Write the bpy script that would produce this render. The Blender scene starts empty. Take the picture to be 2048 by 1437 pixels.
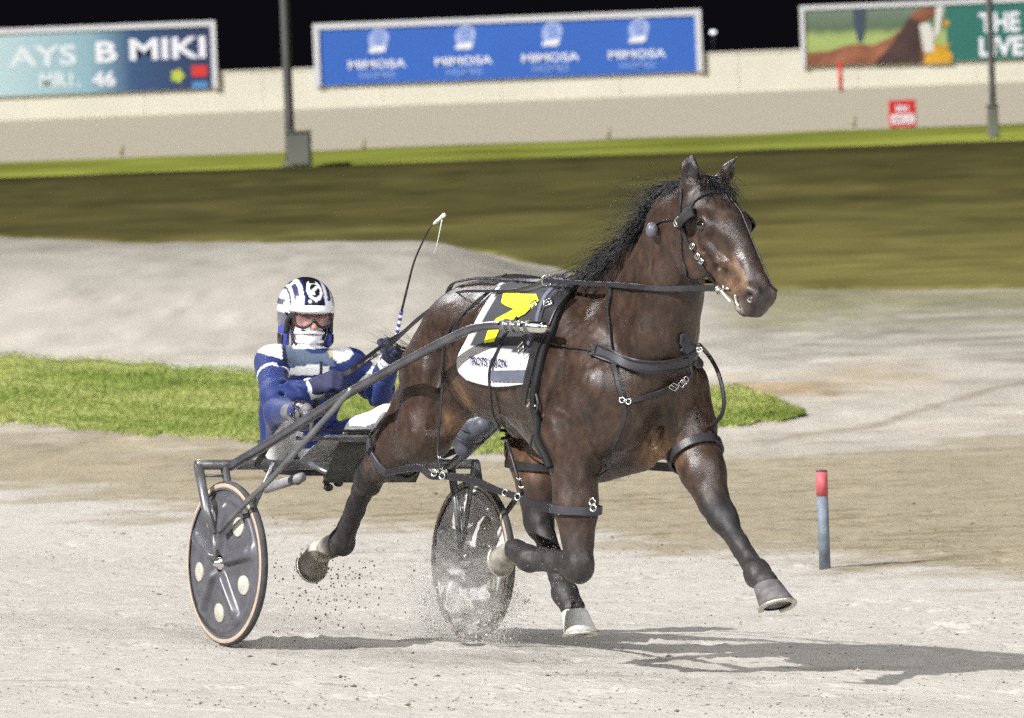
import bpy, math, random
import numpy as np
from mathutils import Vector, Matrix
from mathutils.bvhtree import BVHTree

scene = bpy.context.scene
COL = scene.collection
rng = np.random.default_rng(11)
random.seed(5)

# ---------------------------------------------------------------- camera
CAM_H, FPX, ROLL, HORIZON = 2.55, 14800.0, 2.2, 40.0
_r = math.radians(ROLL)
_p = math.atan((718.5 - HORIZON) * math.cos(_r) / FPX)
cf = np.array([0, math.cos(_p), -math.sin(_p)])
_r0 = np.array([1., 0, 0]); _u0 = np.array([0, math.sin(_p), math.cos(_p)])
cr = _r0 * math.cos(_r) - _u0 * math.sin(_r)
cu = _u0 * math.cos(_r) + _r0 * math.sin(_r)
cc = np.array([0, 0, CAM_H])
camd = bpy.data.cameras.new('camera'); cam = bpy.data.objects.new('camera', camd); COL.objects.link(cam)
M = Matrix.Identity(4)
for i in range(3):
    M[i][0], M[i][1], M[i][2], M[i][3] = cr[i], cu[i], -cf[i], cc[i]
cam.matrix_world = M
camd.sensor_width = 36.0; camd.sensor_fit = 'HORIZONTAL'
camd.lens = FPX / 2048 * 36.0
camd.clip_start = 0.5; camd.clip_end = 3000
camd.dof.use_dof = True; camd.dof.focus_distance = 29.4; camd.dof.aperture_fstop = 9.0
scene.camera = cam

# ---------------------------------------------------------------- night sky, floodlights, exposure
world = bpy.data.worlds.new('World'); scene.world = world; world.use_nodes = True
wn = world.node_tree; wn.nodes.clear()
wo = wn.nodes.new('ShaderNodeOutputWorld'); wb = wn.nodes.new('ShaderNodeBackground')
sk = wn.nodes.new('ShaderNodeTexSky'); sk.sky_type = 'NISHITA'; sk.sun_disc = False
sk.sun_elevation = math.radians(-4.0); sk.sun_rotation = math.radians(240)
wb.inputs['Strength'].default_value = 0.05
gl_ = wn.nodes.new('ShaderNodeMix'); gl_.data_type = 'RGBA'; gl_.blend_type = 'ADD'; gl_.inputs[0].default_value = 1
gl_.inputs[7].default_value = (.055, .05, .075, 1)          # faint town glow of the night sky
wn.links.new(sk.outputs[0], gl_.inputs[6]); wn.links.new(gl_.outputs[2], wb.inputs[0]); wn.links.new(wb.outputs[0], wo.inputs[0])

SUN_EL = math.radians(37.5)
sd = bpy.data.lights.new('floodlight_key', 'SUN'); sd.energy = 4.3; sd.angle = math.radians(0.7); sd.color = (1.0, 0.975, 0.955)
so = bpy.data.objects.new('floodlight_key', sd); COL.objects.link(so)
_dir = Vector((0.81 * math.cos(SUN_EL), 0.586 * math.cos(SUN_EL), -math.sin(SUN_EL)))
so.rotation_euler = _dir.to_track_quat('-Z', 'Y').to_euler(); so.location = (-30, -10, 25)

def floodlight(name, loc, tgt, power, size, col=(.97, 0.98, 1.0)):
    d = bpy.data.lights.new(name, 'AREA'); d.energy = power; d.size = size; d.color = col; d.shape = 'DISK'
    o = bpy.data.objects.new(name, d); COL.objects.link(o); o.location = loc
    o.rotation_euler = (Vector(tgt) - Vector(loc)).to_track_quat('-Z', 'Y').to_euler()
floodlight('floodlight_fill', (26, 2, 24), (0, 30, 0), 5200, 9)
floodlight('floodlight_fill', (-16, 62, 26), (0, 34, 0), 5200, 9)
floodlight('floodlight_fill', (6, -6, 22), (0, 34, 0), 7200, 9)

scene.view_settings.view_transform = 'Standard'; scene.view_settings.look = 'None'
scene.view_settings.gamma = 1.0; scene.view_settings.use_curve_mapping = False
scene.view_settings.exposure = 0.53
try:
    scene.cycles.use_denoising = False; scene.cycles.use_adaptive_sampling = True; scene.cycles.adaptive_threshold = 0.06; scene.cycles.adaptive_min_samples = 16
    scene.cycles.max_bounces = 8; scene.cycles.diffuse_bounces = 3; scene.cycles.volume_bounces = 4
except Exception: pass

# ---------------------------------------------------------------- frames
def ray(u, v): return cf + cr * ((u - 1024) / FPX) - cu * ((v - 718.5) / FPX)
def proj(P):
    d = np.asarray(P, float) - cc; k = d @ cf
    return 1024 + FPX * (d @ cr) / k, 718.5 - FPX * (d @ cu) / k
def flat(u, v, z=0.0):
    d = ray(u, v); return cc + d * ((z - cc[2]) / d[2])
YAW, BANK = math.radians(30), math.radians(3.5)
OO = flat(700, 1289)                                     # on the track under the middle of the sulky axle
tt = np.array([math.sin(YAW), -math.cos(YAW), 0])        # direction of travel
lh = np.array([math.cos(YAW), math.sin(YAW), 0])
ll = lh * math.cos(BANK) - np.array([0, 0, 1]) * math.sin(BANK)
nn = np.cross(tt, ll)
FR = np.stack([tt, ll, nn], 1)                           # columns: forward, left, up
def HP(u, v, y=0.0):
    """point of the plane 'y left of the travel line' seen at that place of the photograph, travel frame"""
    d = ray(u, v); P = cc + d * (((OO + ll * y - cc) @ ll) / (d @ ll))
    q = P - OO; return np.array([q @ tt, y, q @ nn])
def WP(p): return OO + FR @ np.asarray(p, float)
def toH(P): return FR.T @ (np.asarray(P, float) - OO)
MF = Matrix(((FR[0, 0], FR[0, 1], FR[0, 2], 0), (FR[1, 0], FR[1, 1], FR[1, 2], 0), (FR[2, 0], FR[2, 1], FR[2, 2], 0), (0, 0, 0, 1)))
SL_T = math.tan(BANK)
def sclamp(s, lo, hi, w=0.8):
    # linear between lo and hi, levelling off smoothly outside
    a = np.where(s > hi - w, hi - np.maximum(hi + w - s, 0) ** 2 / (4 * w), s)
    return np.where(a < lo + w, lo + np.maximum(a - lo + w, 0) ** 2 / (4 * w), a)
def terrain(x, y):
    s = (x - OO[0]) * lh[0] + (y - OO[1]) * lh[1]
    return -SL_T * sclamp(s, -7.0, 3.0)
ZF = float(-SL_T * 3.0)                                  # level of the infield beyond the banked track
def gnd(u, v):
    z = 0.0
    for _ in range(30):
        P = flat(u, v, z); z = 0.5 * z + 0.5 * float(terrain(P[0], P[1]))
    return P

# ---------------------------------------------------------------- helpers
def tag(o, label=None, cat=None, group=None, kind=None):
    if label: o['label'] = label
    if cat: o['category'] = cat
    if group: o['group'] = group
    if kind: o['kind'] = kind
    return o
class Thing:
    """Empty at the base of a thing. frame=True: its parts are given in the travel frame."""
    def __init__(s, name, label, cat, base=(0, 0, 0), group=None, frame=True):
        e = bpy.data.objects.new(name, None); e.empty_display_size = 0.1; COL.objects.link(e)
        tag(e, label, cat, group)
        s.base = np.asarray(base, float); s.e = e
        if frame:
            m = MF.copy(); w = WP(s.base)
            for i in range(3): m[i][3] = w[i]
            e.matrix_world = m
        else: e.location = s.base
    def part(s, name, mb, mat, label=None, smooth=True, parent=None):
        o = mb.obj(name, mat, smooth, off=s.base); o.parent = parent or s.e
        if label: o['label'] = label
        return o
class MB:
    """collects verts and faces of one mesh"""
    def __init__(s): s.v = []; s.f = []; s.n = 0; s.col = None; s.mi = []
    def add(s, V, F, mi=0):
        V = np.asarray(V, float).reshape(-1, 3)
        s.v.append(V); s.f += [tuple(int(i) + s.n for i in q) for q in F]; s.mi += [mi] * len(F); s.n += len(V); return s
    def obj(s, name, mat, smooth=True, off=(0, 0, 0)):
        V = np.concatenate(s.v) - np.asarray(off)
        me = bpy.data.meshes.new(name); me.from_pydata(V.tolist(), [], s.f); me.update()
        mats = mat if isinstance(mat, (list, tuple)) else [mat]
        for m in mats: me.materials.append(m)
        if len(mats) > 1: me.polygons.foreach_set('material_index', s.mi)
        if smooth: me.polygons.foreach_set('use_smooth', [True] * len(me.polygons))
        if s.col is not None:
            a = me.color_attributes.new('coat', 'FLOAT_COLOR', 'POINT')
            c = np.ones((len(V), 4), np.float32); c[:, :3] = s.col; a.data.foreach_set('color', c.ravel())
        o = bpy.data.objects.new(name, me); COL.objects.link(o); return o
    def box(s, c, size, R=None, mi=0, bev=0.0):
        sx, sy, sz = np.asarray(size, float) / 2
        if bev <= 0:
            V = np.array([[x, y, z] for x in (-sx, sx) for y in (-sy, sy) for z in (-sz, sz)])
            F = [(0, 1, 3, 2), (4, 6, 7, 5), (0, 4, 5, 1), (2, 3, 7, 6), (0, 2, 6, 4), (1, 5, 7, 3)]
        else:
            b = min(bev, sx * .9, sy * .9, sz * .9)
            L = [(-sx + b, -sy), (sx - b, -sy), (sx, -sy + b), (sx, sy - b), (sx - b, sy), (-sx + b, sy), (-sx, sy - b), (-sx, -sy + b)]
            k = [(x * (sx - b) / sx, y * (sy - b) / sy) for x, y in L]
            rings = [[(x, y, -sz) for x, y in k], [(x, y, -sz + b) for x, y in L], [(x, y, sz - b) for x, y in L], [(x, y, sz) for x, y in k]]
            V = np.array([p for r in rings for p in r]); F = []
            for j in range(3):
                for i in range(8): F.append((j * 8 + i, j * 8 + (i + 1) % 8, j * 8 + 8 + (i + 1) % 8, j * 8 + 8 + i))
            F += [tuple(range(7, -1, -1)), tuple(range(24, 32))]
        if R is not None: V = V @ np.asarray(R).T
        return s.add(V + np.asarray(c), F, mi)
    def tube(s, pts, r, seg=8, mi=0, closed=False, cap=True, flat_=None):
        P = np.asarray(pts, float); n = len(P); R = np.full(n, r, float) if np.isscalar(r) else np.asarray(r, float)
        T = np.gradient(P, axis=0) if not closed else np.roll(P, -1, 0) - np.roll(P, 1, 0)
        T /= np.linalg.norm(T, axis=1)[:, None] + 1e-12
        a = np.array([0, 0, 1.]) if abs(T[0][2]) < .9 else np.array([1., 0, 0])
        N = np.cross(T[0], a); N /= np.linalg.norm(N); V = []
        for i in range(n):
            N = N - T[i] * (N @ T[i]); N /= np.linalg.norm(N) + 1e-12; B = np.cross(T[i], N)
            for k in range(seg):
                w = 2 * math.pi * k / seg
                V.append(P[i] + R[i] * (math.cos(w) * N + math.sin(w) * B))
        F = []
        for i in range(n if closed else n - 1):
            j = (i + 1) % n
            for k in range(seg): F.append((i * seg + k, i * seg + (k + 1) % seg, j * seg + (k + 1) % seg, j * seg + k))
        if cap and not closed:
            F += [tuple(range(seg - 1, -1, -1)), tuple((n - 1) * seg + k for k in range(seg))]
        return s.add(V, F, mi)
    def ribbon(s, pts, nrm, w, th, mi=0, closed=False):
        """flat strap: path, surface normals, width, thickness"""
        P = np.asarray(pts, float); N = np.asarray(nrm, float); n = len(P)
        T = np.gradient(P, axis=0) if not closed else np.roll(P, -1, 0) - np.roll(P, 1, 0)
        T /= np.linalg.norm(T, axis=1)[:, None] + 1e-12
        N = N - T * np.sum(N * T, 1)[:, None]; N /= np.linalg.norm(N, axis=1)[:, None] + 1e-12
        B = np.cross(T, N); W = (np.full(n, w) if np.isscalar(w) else np.asarray(w))[:, None] / 2; h = th / 2
        prof = [(-1, -h), (1, -h), (1, h * .6), (.86, h), (-.86, h), (-1, h * .6)]; m = len(prof)
        V = np.stack([P + B * W * a + N * b for a, b in prof], 1).reshape(-1, 3); F = []
        for i in range(n if closed else n - 1):
            j = (i + 1) % n
            for k in range(m): F.append((i * m + k, i * m + (k + 1) % m, j * m + (k + 1) % m, j * m + k))
        if not closed: F += [tuple(range(m - 1, -1, -1)), tuple((n - 1) * m + k for k in range(m))]
        return s.add(V, F, mi)
    def lathe(s, prof, c, ax, seg=32, mi=0):
        """profile of (radius, along axis) turned about axis ax through c"""
        ax = np.asarray(ax, float); ax /= np.linalg.norm(ax)
        a = np.array([0, 0, 1.]) if abs(ax[2]) < .9 else np.array([1., 0, 0])
        e1 = np.cross(ax, a); e1 /= np.linalg.norm(e1); e2 = np.cross(ax, e1); V = []
        for r, h in prof:
            for k in range(seg):
                w = 2 * math.pi * k / seg; V.append(np.asarray(c) + ax * h + r * (math.cos(w) * e1 + math.sin(w) * e2))
        F = []
        for i in range(len(prof) - 1):
            for k in range(seg): F.append((i * seg + k, i * seg + (k + 1) % seg, (i + 1) * seg + (k + 1) % seg, (i + 1) * seg + k))
        return s.add(V, F, mi)
    def ball(s, c, r, seg=16, R=None, mi=0):
        r = np.asarray(r, float) * np.ones(3); V = []; F = []; m = seg // 2
        for i in range(m + 1):
            a = math.pi * i / m
            for k in range(seg):
                w = 2 * math.pi * k / seg; V.append((math.sin(a) * math.cos(w), math.sin(a) * math.sin(w), math.cos(a)))
        V = np.array(V) * r
        if R is not None: V = V @ np.asarray(R).T
        for i in range(m):
            for k in range(seg): F.append((i * seg + k, (i + 1) * seg + k, (i + 1) * seg + (k + 1) % seg, i * seg + (k + 1) % seg))
        return s.add(V + np.asarray(c), F, mi)
def spline(P, n=40, closed=False):
    P = np.asarray(P, float)
    if len(P) == 2 and not closed: return P[0] + (P[1] - P[0]) * np.linspace(0, 1, n)[:, None]
    Q = np.vstack([P[-1], P, P[0], P[1]]) if closed else np.vstack([2 * P[0] - P[1], P, 2 * P[-1] - P[-2]])
    m = len(P) if closed else len(P) - 1
    U = np.linspace(0, m, n, endpoint=not closed); i = np.minimum(U.astype(int), m - 1); f = (U - i)[:, None]
    a, b, c, d = Q[i], Q[i + 1], Q[i + 2], Q[i + 3]
    return .5 * (2 * b + (c - a) * f + (2 * a - 5 * b + 4 * c - d) * f ** 2 + (3 * b - a - 3 * c + d) * f ** 3)

# ---------------------------------------------------------------- materials
def mat(name, col, rough=0.6, metal=0.0, var=0.0, vscale=20., bump=0.0, bscale=80., spec=0.5, stretch=None, col2=None, attr=False, coat=0.0, sheen=0.0, rattr=False):
    m = bpy.data.materials.new(name); m.use_nodes = True; nt = m.node_tree; b = nt.nodes['Principled BSDF']
    b.inputs['Roughness'].default_value = rough; b.inputs['Metallic'].default_value = metal
    b.inputs['Specular IOR Level'].default_value = spec; b.inputs['Coat Weight'].default_value = coat
    b.inputs['Sheen Weight'].default_value = sheen
    tc = nt.nodes.new('ShaderNodeTexCoord'); src = tc.outputs['Object']
    if stretch:
        mp = nt.nodes.new('ShaderNodeMapping'); mp.inputs['Scale'].default_value = stretch; nt.links.new(src, mp.inputs[0]); src = mp.outputs[0]
    c1 = (*col, 1); out = None
    if attr:
        at = nt.nodes.new('ShaderNodeAttribute'); at.attribute_name = 'coat'; out = at.outputs['Color']
        if rattr: nt.links.new(at.outputs['Alpha'], b.inputs['Roughness'])
    if var > 0 or col2:
        nz = nt.nodes.new('ShaderNodeTexNoise'); nz.inputs['Scale'].default_value = vscale; nz.inputs['Detail'].default_value = 6
        nt.links.new(src, nz.inputs['Vector'])
        rp = nt.nodes.new('ShaderNodeMapRange'); rp.inputs[1].default_value = .3; rp.inputs[2].default_value = .7
        nt.links.new(nz.outputs[0], rp.inputs[0])
        mx = nt.nodes.new('ShaderNodeMix'); mx.data_type = 'RGBA'
        nt.links.new(rp.outputs[0], mx.inputs[0])
        if attr:
            mx.blend_type = 'MULTIPLY'; mx.inputs[0].default_value = 1
            cr_ = nt.nodes.new('ShaderNodeMapRange'); cr_.inputs[3].default_value = 1 - var; cr_.inputs[4].default_value = 1 + var
            nt.links.new(rp.outputs[0], cr_.inputs[0]); nt.links.remove(mx.inputs[0].links[0]); mx.inputs[0].default_value = 1
            nt.links.new(out, mx.inputs[6]); nt.links.new(cr_.outputs[0], mx.inputs[7])
        else:
            mx.inputs[6].default_value = (*[max(0, c * (1 - var)) for c in col], 1)
            mx.inputs[7].default_value = (*(col2 or [min(1, c * (1 + var)) for c in col]), 1)
        out = mx.outputs[2]
    if out is not None: nt.links.new(out, b.inputs['Base Color'])
    else: b.inputs['Base Color'].default_value = c1
    if bump > 0:
        n2 = nt.nodes.new('ShaderNodeTexNoise'); n2.inputs['Scale'].default_value = bscale; n2.inputs['Detail'].default_value = 5
        nt.links.new(src, n2.inputs['Vector']); bp = nt.nodes.new('ShaderNodeBump'); bp.inputs['Strength'].default_value = 1.0
        bp.inputs['Distance'].default_value = bump; nt.links.new(n2.outputs[0], bp.inputs['Height']); nt.links.new(bp.outputs[0], b.inputs['Normal'])
    return m
# ================================================================ GROUND
def steps(a, b, d0, g=1.0):
    r = [a]; d = d0
    while r[-1] < b: r.append(r[-1] + d); d *= g
    return r
def vnoise(shape, sx, sy, seed):
    """smooth value noise on a grid, cell sizes in samples"""
    r = np.random.default_rng(seed); H, Wd = shape
    gy, gx = int(H / sy) + 3, int(Wd / sx) + 3; G = r.standard_normal((gy, gx))
    yy = np.arange(H) / sy; xx = np.arange(Wd) / sx; iy = yy.astype(int); ix = xx.astype(int)
    fy = (yy - iy)[:, None]; fx = (xx - ix)[None]; fy = fy * fy * (3 - 2 * fy); fx = fx * fx * (3 - 2 * fx)
    a = G[iy][:, ix]; b_ = G[iy][:, ix + 1]; c = G[iy + 1][:, ix]; d = G[iy + 1][:, ix + 1]
    return (a * (1 - fx) + b_ * fx) * (1 - fy) + (c * (1 - fx) + d * fx) * fy
def n2(x, y, cx, cy, seed):
    G = np.random.default_rng(seed).standard_normal((257, 257)); a = x / cx; b = y / cy; i = np.floor(a).astype(int); j = np.floor(b).astype(int); f = a - i; g = b - j
    f = f * f * (3 - 2 * f); g = g * g * (3 - 2 * g); q = lambda ii, jj: G[ii % 257, jj % 257]
    return (q(i, j) * (1 - f) + q(i + 1, j) * f) * (1 - g) + (q(i, j + 1) * (1 - f) + q(i + 1, j + 1) * f) * g
ys = np.array(steps(-40, 25.5, 1.2)[:-1] + steps(25.5, 60, 0.034, 1.0012)[:-1] + steps(60, 95, .12, 1.008)[:-1] + steps(95, 249.0, 0.4, 1.06))
xc = steps(0, 3.4, 0.03)[:-1] + steps(3.4, 900, 0.05, 1.09)
xs = np.array([-x for x in xc[:0:-1]] + xc)
X, Y = np.meshgrid(xs, ys); Z = terrain(X, Y)
shp = X.shape
def s01_(a, b, x):
    q = np.clip((x - a) / (b - a), 0, 1); return q * q * (3 - 2 * q)
ua = 1024 + FPX * X / np.maximum(Y, 5)
Z = Z + (.50 + .03 * n2(X, Y, 2.2, 3, 15) + .012 * n2(X, Y, .6, .8, 16)) * s01_(63, 75, Y) * (1 - s01_(76, 84, Y)) * (1 - s01_(820, 1210, ua))      # low gravel bank
u_, v_ = proj(np.stack([X, Y, Z], -1).reshape(-1, 3)); near = (Y > 5).ravel()
u_ = np.where(near, u_, 1024).reshape(shp); v_ = np.where(near, v_, 3000).reshape(shp)
wob = vnoise(shp, 14, 6, 1) * 10 + vnoise(shp, 5, 2.5, 2) * 5 + vnoise(shp, 40, 12, 3) * 8
fine = np.clip(1 - np.abs(X) / 6, 0, 1) * np.clip((Y - 25) / 1.0, 0, 1) * np.clip((75 - Y) / 15, 0, 1)
def sst(a, b, x):
    q = np.clip((x - a) / (b - a), 0, 1); return q * q * (3 - 2 * q)
pale = sst(-30, 30, v_ + wob * 1.5 - np.interp(u_, [-500, 0, 300, 620, 1200, 1700, 2048, 2600], [960, 985, 1010, 1052, 1090, 1125, 1165, 1200]))
lightg = 1 - sst(-48, 48, v_ + wob * 2.0 - np.interp(u_, [0, 520, 1050, 1420, 1560, 1800, 2048], [848, 872, 905, 925, 930, 885, 868]))
grey = 1 - sst(-60, 60, v_ + wob * 3 - np.interp(u_, [0, 900, 1300, 1500, 2048], [600, 640, 760, 790, 700]))
right = sst(1380, 1560, u_)
ochre = np.exp(-(((u_ - 1570 + wob * 3) / 150) ** 2 + ((v_ - 778 + wob) / 22) ** 2) * 1.4) + .6 * np.exp(-(((u_ - 1760) / 120) ** 2 + ((v_ - 750 + wob) / 20) ** 2))
weeds = 1.5 * right * np.exp(-(((v_ - 640 + wob * 2.5) / 55) ** 2)) * (0.35 + 0.65 * np.clip(vnoise(shp, 10, 5, 8), 0, 1))
olive = 1.25 * right * np.exp(-(((v_ - 588 + wob * 1.5) / 46) ** 2))
rut = np.exp(-((v_ - np.interp(u_, [1400, 1750, 2048], [905, 850, 762]) + wob * .35) / 6) ** 2) * sst(1420, 1640, u_)
post_shadow = np.exp(-((v_ - np.interp(u_, [1650, 1760, 1930], [1138, 1131, 1112]) + wob * .15) / 3.0) ** 2) * sst(1655, 1700, u_) * (1 - sst(1860, 1960, u_))  # cast shadow of the inside marker post, painted into the sand colour
farm = 1 - sst(352, 360, v_)                              # the far straight beyond the infield
c_pale, c_tan, c_lite = np.array([.440, .416, .380]), np.array([.290, .252, .180]), np.array([.402, .375, .325])
c_grey, c_och, c_weed = np.array([.372, .348, .305]), np.array([.30, .195, .075]), np.array([.130, .130, .095])
def mix(a, b, w): return a * (1 - w[..., None]) + b * w[..., None]
streak = vnoise(shp, 16, 1.6, 21) * .6 + vnoise(shp, 7, 1.0, 22) * .4
C = mix(np.broadcast_to(c_tan, shp + (3,)), c_pale, pale)
C = mix(C, c_lite, lightg * (1 - pale)); C = mix(C, c_grey, grey * lightg)
C = mix(C, c_och, np.clip(ochre, 0, 1) * .75); C = mix(C, c_weed, np.clip(weeds, 0, 1) * .55)
C = mix(C, np.array([.215, .205, .105]), np.clip(olive, 0, 1) * .75)
C = mix(C, np.array([.15, .118, .065]), np.clip(rut * .5 + post_shadow * .85, 0, 1))
tanw = (1 - pale) * (1 - lightg)
C = mix(C, np.array([.145, .112, .058]), np.clip(tanw * np.clip(streak - .25, 0, 1) * .9 + (1 - tanw) * np.clip(streak - .75, 0, 1) * .40, 0, 1) * fine)
C = mix(C, np.array([.47, .435, .345]), farm)
farg = np.clip((Y - 40) / 10, 0, 1) * (Y < 130)
C *= (1 + farg * (.07 * n2(X, Y, .5, 1.6, 91) + .07 * n2(X, Y, .16, .7, 92) + .05 * n2(X, Y, 2.5, 4, 93)))[..., None].clip(.6, 1.4)
C *= (1 + .028 * vnoise(shp, 60, 20, 5) * fine + .035 * vnoise(shp, 3, 1.5, 6) * fine)[..., None]
Z = Z + fine * (rng.standard_normal(shp) * .0022 + vnoise(shp, 3, 2, 9) * .0040 + vnoise(shp, 12, 5, 10) * .0045 + vnoise(shp, 70, 30, 12) * .006 * (Y < 50)) * (0.7 + 0.5 * tanw)
hr = np.random.default_rng(77)                                  # hoof prints and wheel lines pressed into the sand
for _ in range(260):
    hx, hy = hr.uniform(-2.6, 3.0), hr.uniform(26.3, 40); ang = math.radians(hr.normal(-58, 8)); i0, i1 = np.searchsorted(ys, hy - .16), np.searchsorted(ys, hy + .16); j0, j1 = np.searchsorted(xs, hx - .16), np.searchsorted(xs, hx + .16)
    ax_ = (X[i0:i1, j0:j1] - hx) * math.cos(ang) + (Y[i0:i1, j0:j1] - hy) * math.sin(ang); bx_ = -(X[i0:i1, j0:j1] - hx) * math.sin(ang) + (Y[i0:i1, j0:j1] - hy) * math.cos(ang)
    q_ = np.sqrt((ax_ / .075) ** 2 + (bx_ / .06) ** 2); Z[i0:i1, j0:j1] += hr.uniform(.5, 1) * (-.020 * np.exp(-q_ ** 4) + .014 * np.exp(-((q_ - 1.25) / .3) ** 2))
sl_ = (X - OO[0]) * lh[0] + (Y - OO[1]) * lh[1]
for s0_, am_ in ((-.58, .007), (-.85, .004), (-1.7, .005), (.35, .004), (1.2, .005), (1.55, .004), (-2.4, .004)): Z -= fine * am_ * np.exp(-((sl_ - s0_ - .05 * np.sin(Y * .7 + s0_)) / .03) ** 2) * (((X - OO[0]) * tt[0] + (Y - OO[1]) * tt[1] < .0) | (abs(s0_) > .6))
H_, W_ = shp
idx = np.arange(H_ * W_).reshape(shp)
F = np.stack([idx[:-1, :-1], idx[:-1, 1:], idx[1:, 1:], idx[1:, :-1]], -1).reshape(-1, 4)
def fast_mesh(name, V, F, mats, col=None, smooth=True):
    me = bpy.data.meshes.new(name); V = np.ascontiguousarray(V, np.float32); F = np.ascontiguousarray(F, np.int32); k = F.shape[1]
    me.vertices.add(len(V)); me.vertices.foreach_set('co', V.ravel())
    me.loops.add(F.size); me.loops.foreach_set('vertex_index', F.ravel())
    me.polygons.add(len(F)); me.polygons.foreach_set('loop_start', np.arange(0, F.size, k, dtype=np.int32))
    try: me.polygons.foreach_set('loop_total', np.full(len(F), k, np.int32))
    except Exception: pass
    me.polygons.foreach_set('use_smooth', np.full(len(F), smooth)); me.update(calc_edges=True); me.validate()
    for m in (mats if isinstance(mats, (list, tuple)) else [mats]): me.materials.append(m)
    if col is not None:
        a = me.color_attributes.new('coat', 'FLOAT_COLOR', 'POINT'); c = np.ones((len(V), 4), np.float32); c[:, :3] = col
        a.data.foreach_set('color', c.ravel())
    o = bpy.data.objects.new(name, me); COL.objects.link(o); return o
m_ground = mat('sand_ground', (.3, .3, .3), rough=.95, attr=True, var=.10, vscale=28., bump=.010, bscale=55., spec=.15, stretch=(.45, 1, 1))
g = fast_mesh('ground', np.stack([X, Y, Z], -1).reshape(-1, 3), F, m_ground, C.reshape(-1, 3))
tag(g, kind='structure')

def grass_mat(name, c1, c2, scale, stretch):
    return mat(name, c1, rough=.95, var=.35, vscale=scale, col2=c2, bump=.03, bscale=scale * 2, spec=.15, stretch=stretch)
def strip(name, lo_, hi_, z, m, cfun, rows=40):
    """ground cover between a near edge and a far edge, as a fine grid with its own colouring"""
    n_ = 420; U = np.linspace(max(lo_[0][0], hi_[0][0]), min(lo_[-1][0], hi_[-1][0]), n_)
    a_ = np.interp(U, *zip(*lo_)); b_ = np.interp(U, *zip(*hi_)); f = np.linspace(0, 1, rows)[:, None]
    VV = a_ * (1 - f) + b_ * f; UU = np.broadcast_to(U, VV.shape)
    d_ = cf + cr * ((UU - 1024) / FPX)[..., None] - cu * ((VV - 718.5) / FPX)[..., None]
    P = cc + d_ * ((z - cc[2]) / d_[..., 2])[..., None]; P[0, :, 2] -= .15; P[0, :, 1] += .05; ix = np.arange(rows * n_).reshape(rows, n_)
    F_ = np.stack([ix[:-1, :-1], ix[:-1, 1:], ix[1:, 1:], ix[1:, :-1]], -1).reshape(-1, 4)
    o_ = fast_mesh(name, P.reshape(-1, 3), F_, m, cfun(P, f, (rows, n_)).reshape(-1, 3)); return tag(o_, kind='structure')
def edge(us, vs, amp, seed, n=160):
    r = np.random.default_rng(seed); U = np.linspace(us[0], us[-1], n)
    q = np.interp(U, us, vs) + np.convolve(r.standard_normal(n), np.ones(5) / 5, 'same') * amp
    return list(zip(U, q))
# dark infield between the near track and the far straight
lo = edge([-2600, 0, 200, 600, 880, 1000, 1150, 1230, 1400, 2048, 4600], [420, 472, 480, 485, 490, 508, 548, 575, 580, 574, 545], 3, 31, 320)
hi = edge([-2600, 0, 2048, 4600], [448, 353, 278, 184], .8, 32, 200)
def amat(name, var, sc, st, bump): return mat(name, (.1, .1, .05), rough=.95, attr=True, var=var, vscale=sc, bump=bump, bscale=sc * 2, spec=.1, stretch=st)
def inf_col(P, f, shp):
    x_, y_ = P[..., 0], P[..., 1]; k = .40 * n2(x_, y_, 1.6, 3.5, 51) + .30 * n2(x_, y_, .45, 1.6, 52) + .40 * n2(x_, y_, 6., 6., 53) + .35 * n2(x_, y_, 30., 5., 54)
    light_fall = np.clip((150 - P[..., 1]) / 78 + .10 * k, 0, 1)[..., None]                 # light falling off with distance, put into the grass colour
    c = A3([.034, .033, .011]) * (1 - light_fall) + A3([.150, .136, .043]) * light_fall
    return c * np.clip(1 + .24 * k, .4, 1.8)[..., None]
A3 = np.array
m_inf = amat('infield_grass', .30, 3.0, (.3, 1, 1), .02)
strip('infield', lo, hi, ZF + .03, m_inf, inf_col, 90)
lo2 = edge([-2600, 0, 2048, 4600], [446, 352.5, 277.5, 183], .8, 33, 200); hi2 = edge([-2600, 0, 1100, 2048, 4600], [420, 326, 284, 247, 150], 1.2, 34, 200)
m_str = grass_mat('verge_grass', (.15, .185, .030), (.225, .25, .045), .5, (.1, .8, 1))
strip('grass_strip', lo2, hi2, ZF + .07, amat('verge_turf', .25, 1.2, (.25, 1, 1), .02), lambda P, f, shp: (A3([.235, .255, .050]) * (1 - f[..., None]) ** .5 * .35 + A3([.165, .190, .030])) * np.clip(1 + .22 * vnoise(shp, 30, 3, 61) + .15 * vnoise(shp, 8, 2, 62), .4, 1.7)[..., None], 20)
# bright grass island inside the near track
isl_hi = edge([-1500, 0, 250, 500, 900, 1400, 1480, 1540, 1608], [690, 712, 722, 742, 758, 774, 778, 790, 826], 7.0, 35, 320)
isl_lo = edge([-1500, 0, 100, 300, 500, 800, 1000, 1250, 1420, 1500, 1560, 1608], [830, 845, 850, 866, 879, 897, 900, 880, 853, 846, 838, 828], 7.0, 36, 320)
m_isl = grass_mat('island_grass', (.115, .165, .022), (.20, .255, .040), 5., (.25, 1, 1))
def isl_col(P, f, shp):
    k = .5 * vnoise(shp, 34, 2.2, 71) + .35 * vnoise(shp, 10, 1.3, 72) + .3 * vnoise(shp, 60, 8, 73); k = np.clip(k + .1, -1, 1)[..., None]
    g1, g2, g3 = A3([.190, .235, .055]), A3([.33, .345, .125]), A3([.100, .155, .028])
    return np.where(k > 0, g1 * (1 - k) + g2 * k, g1 * (1 + k) - g3 * k)
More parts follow.
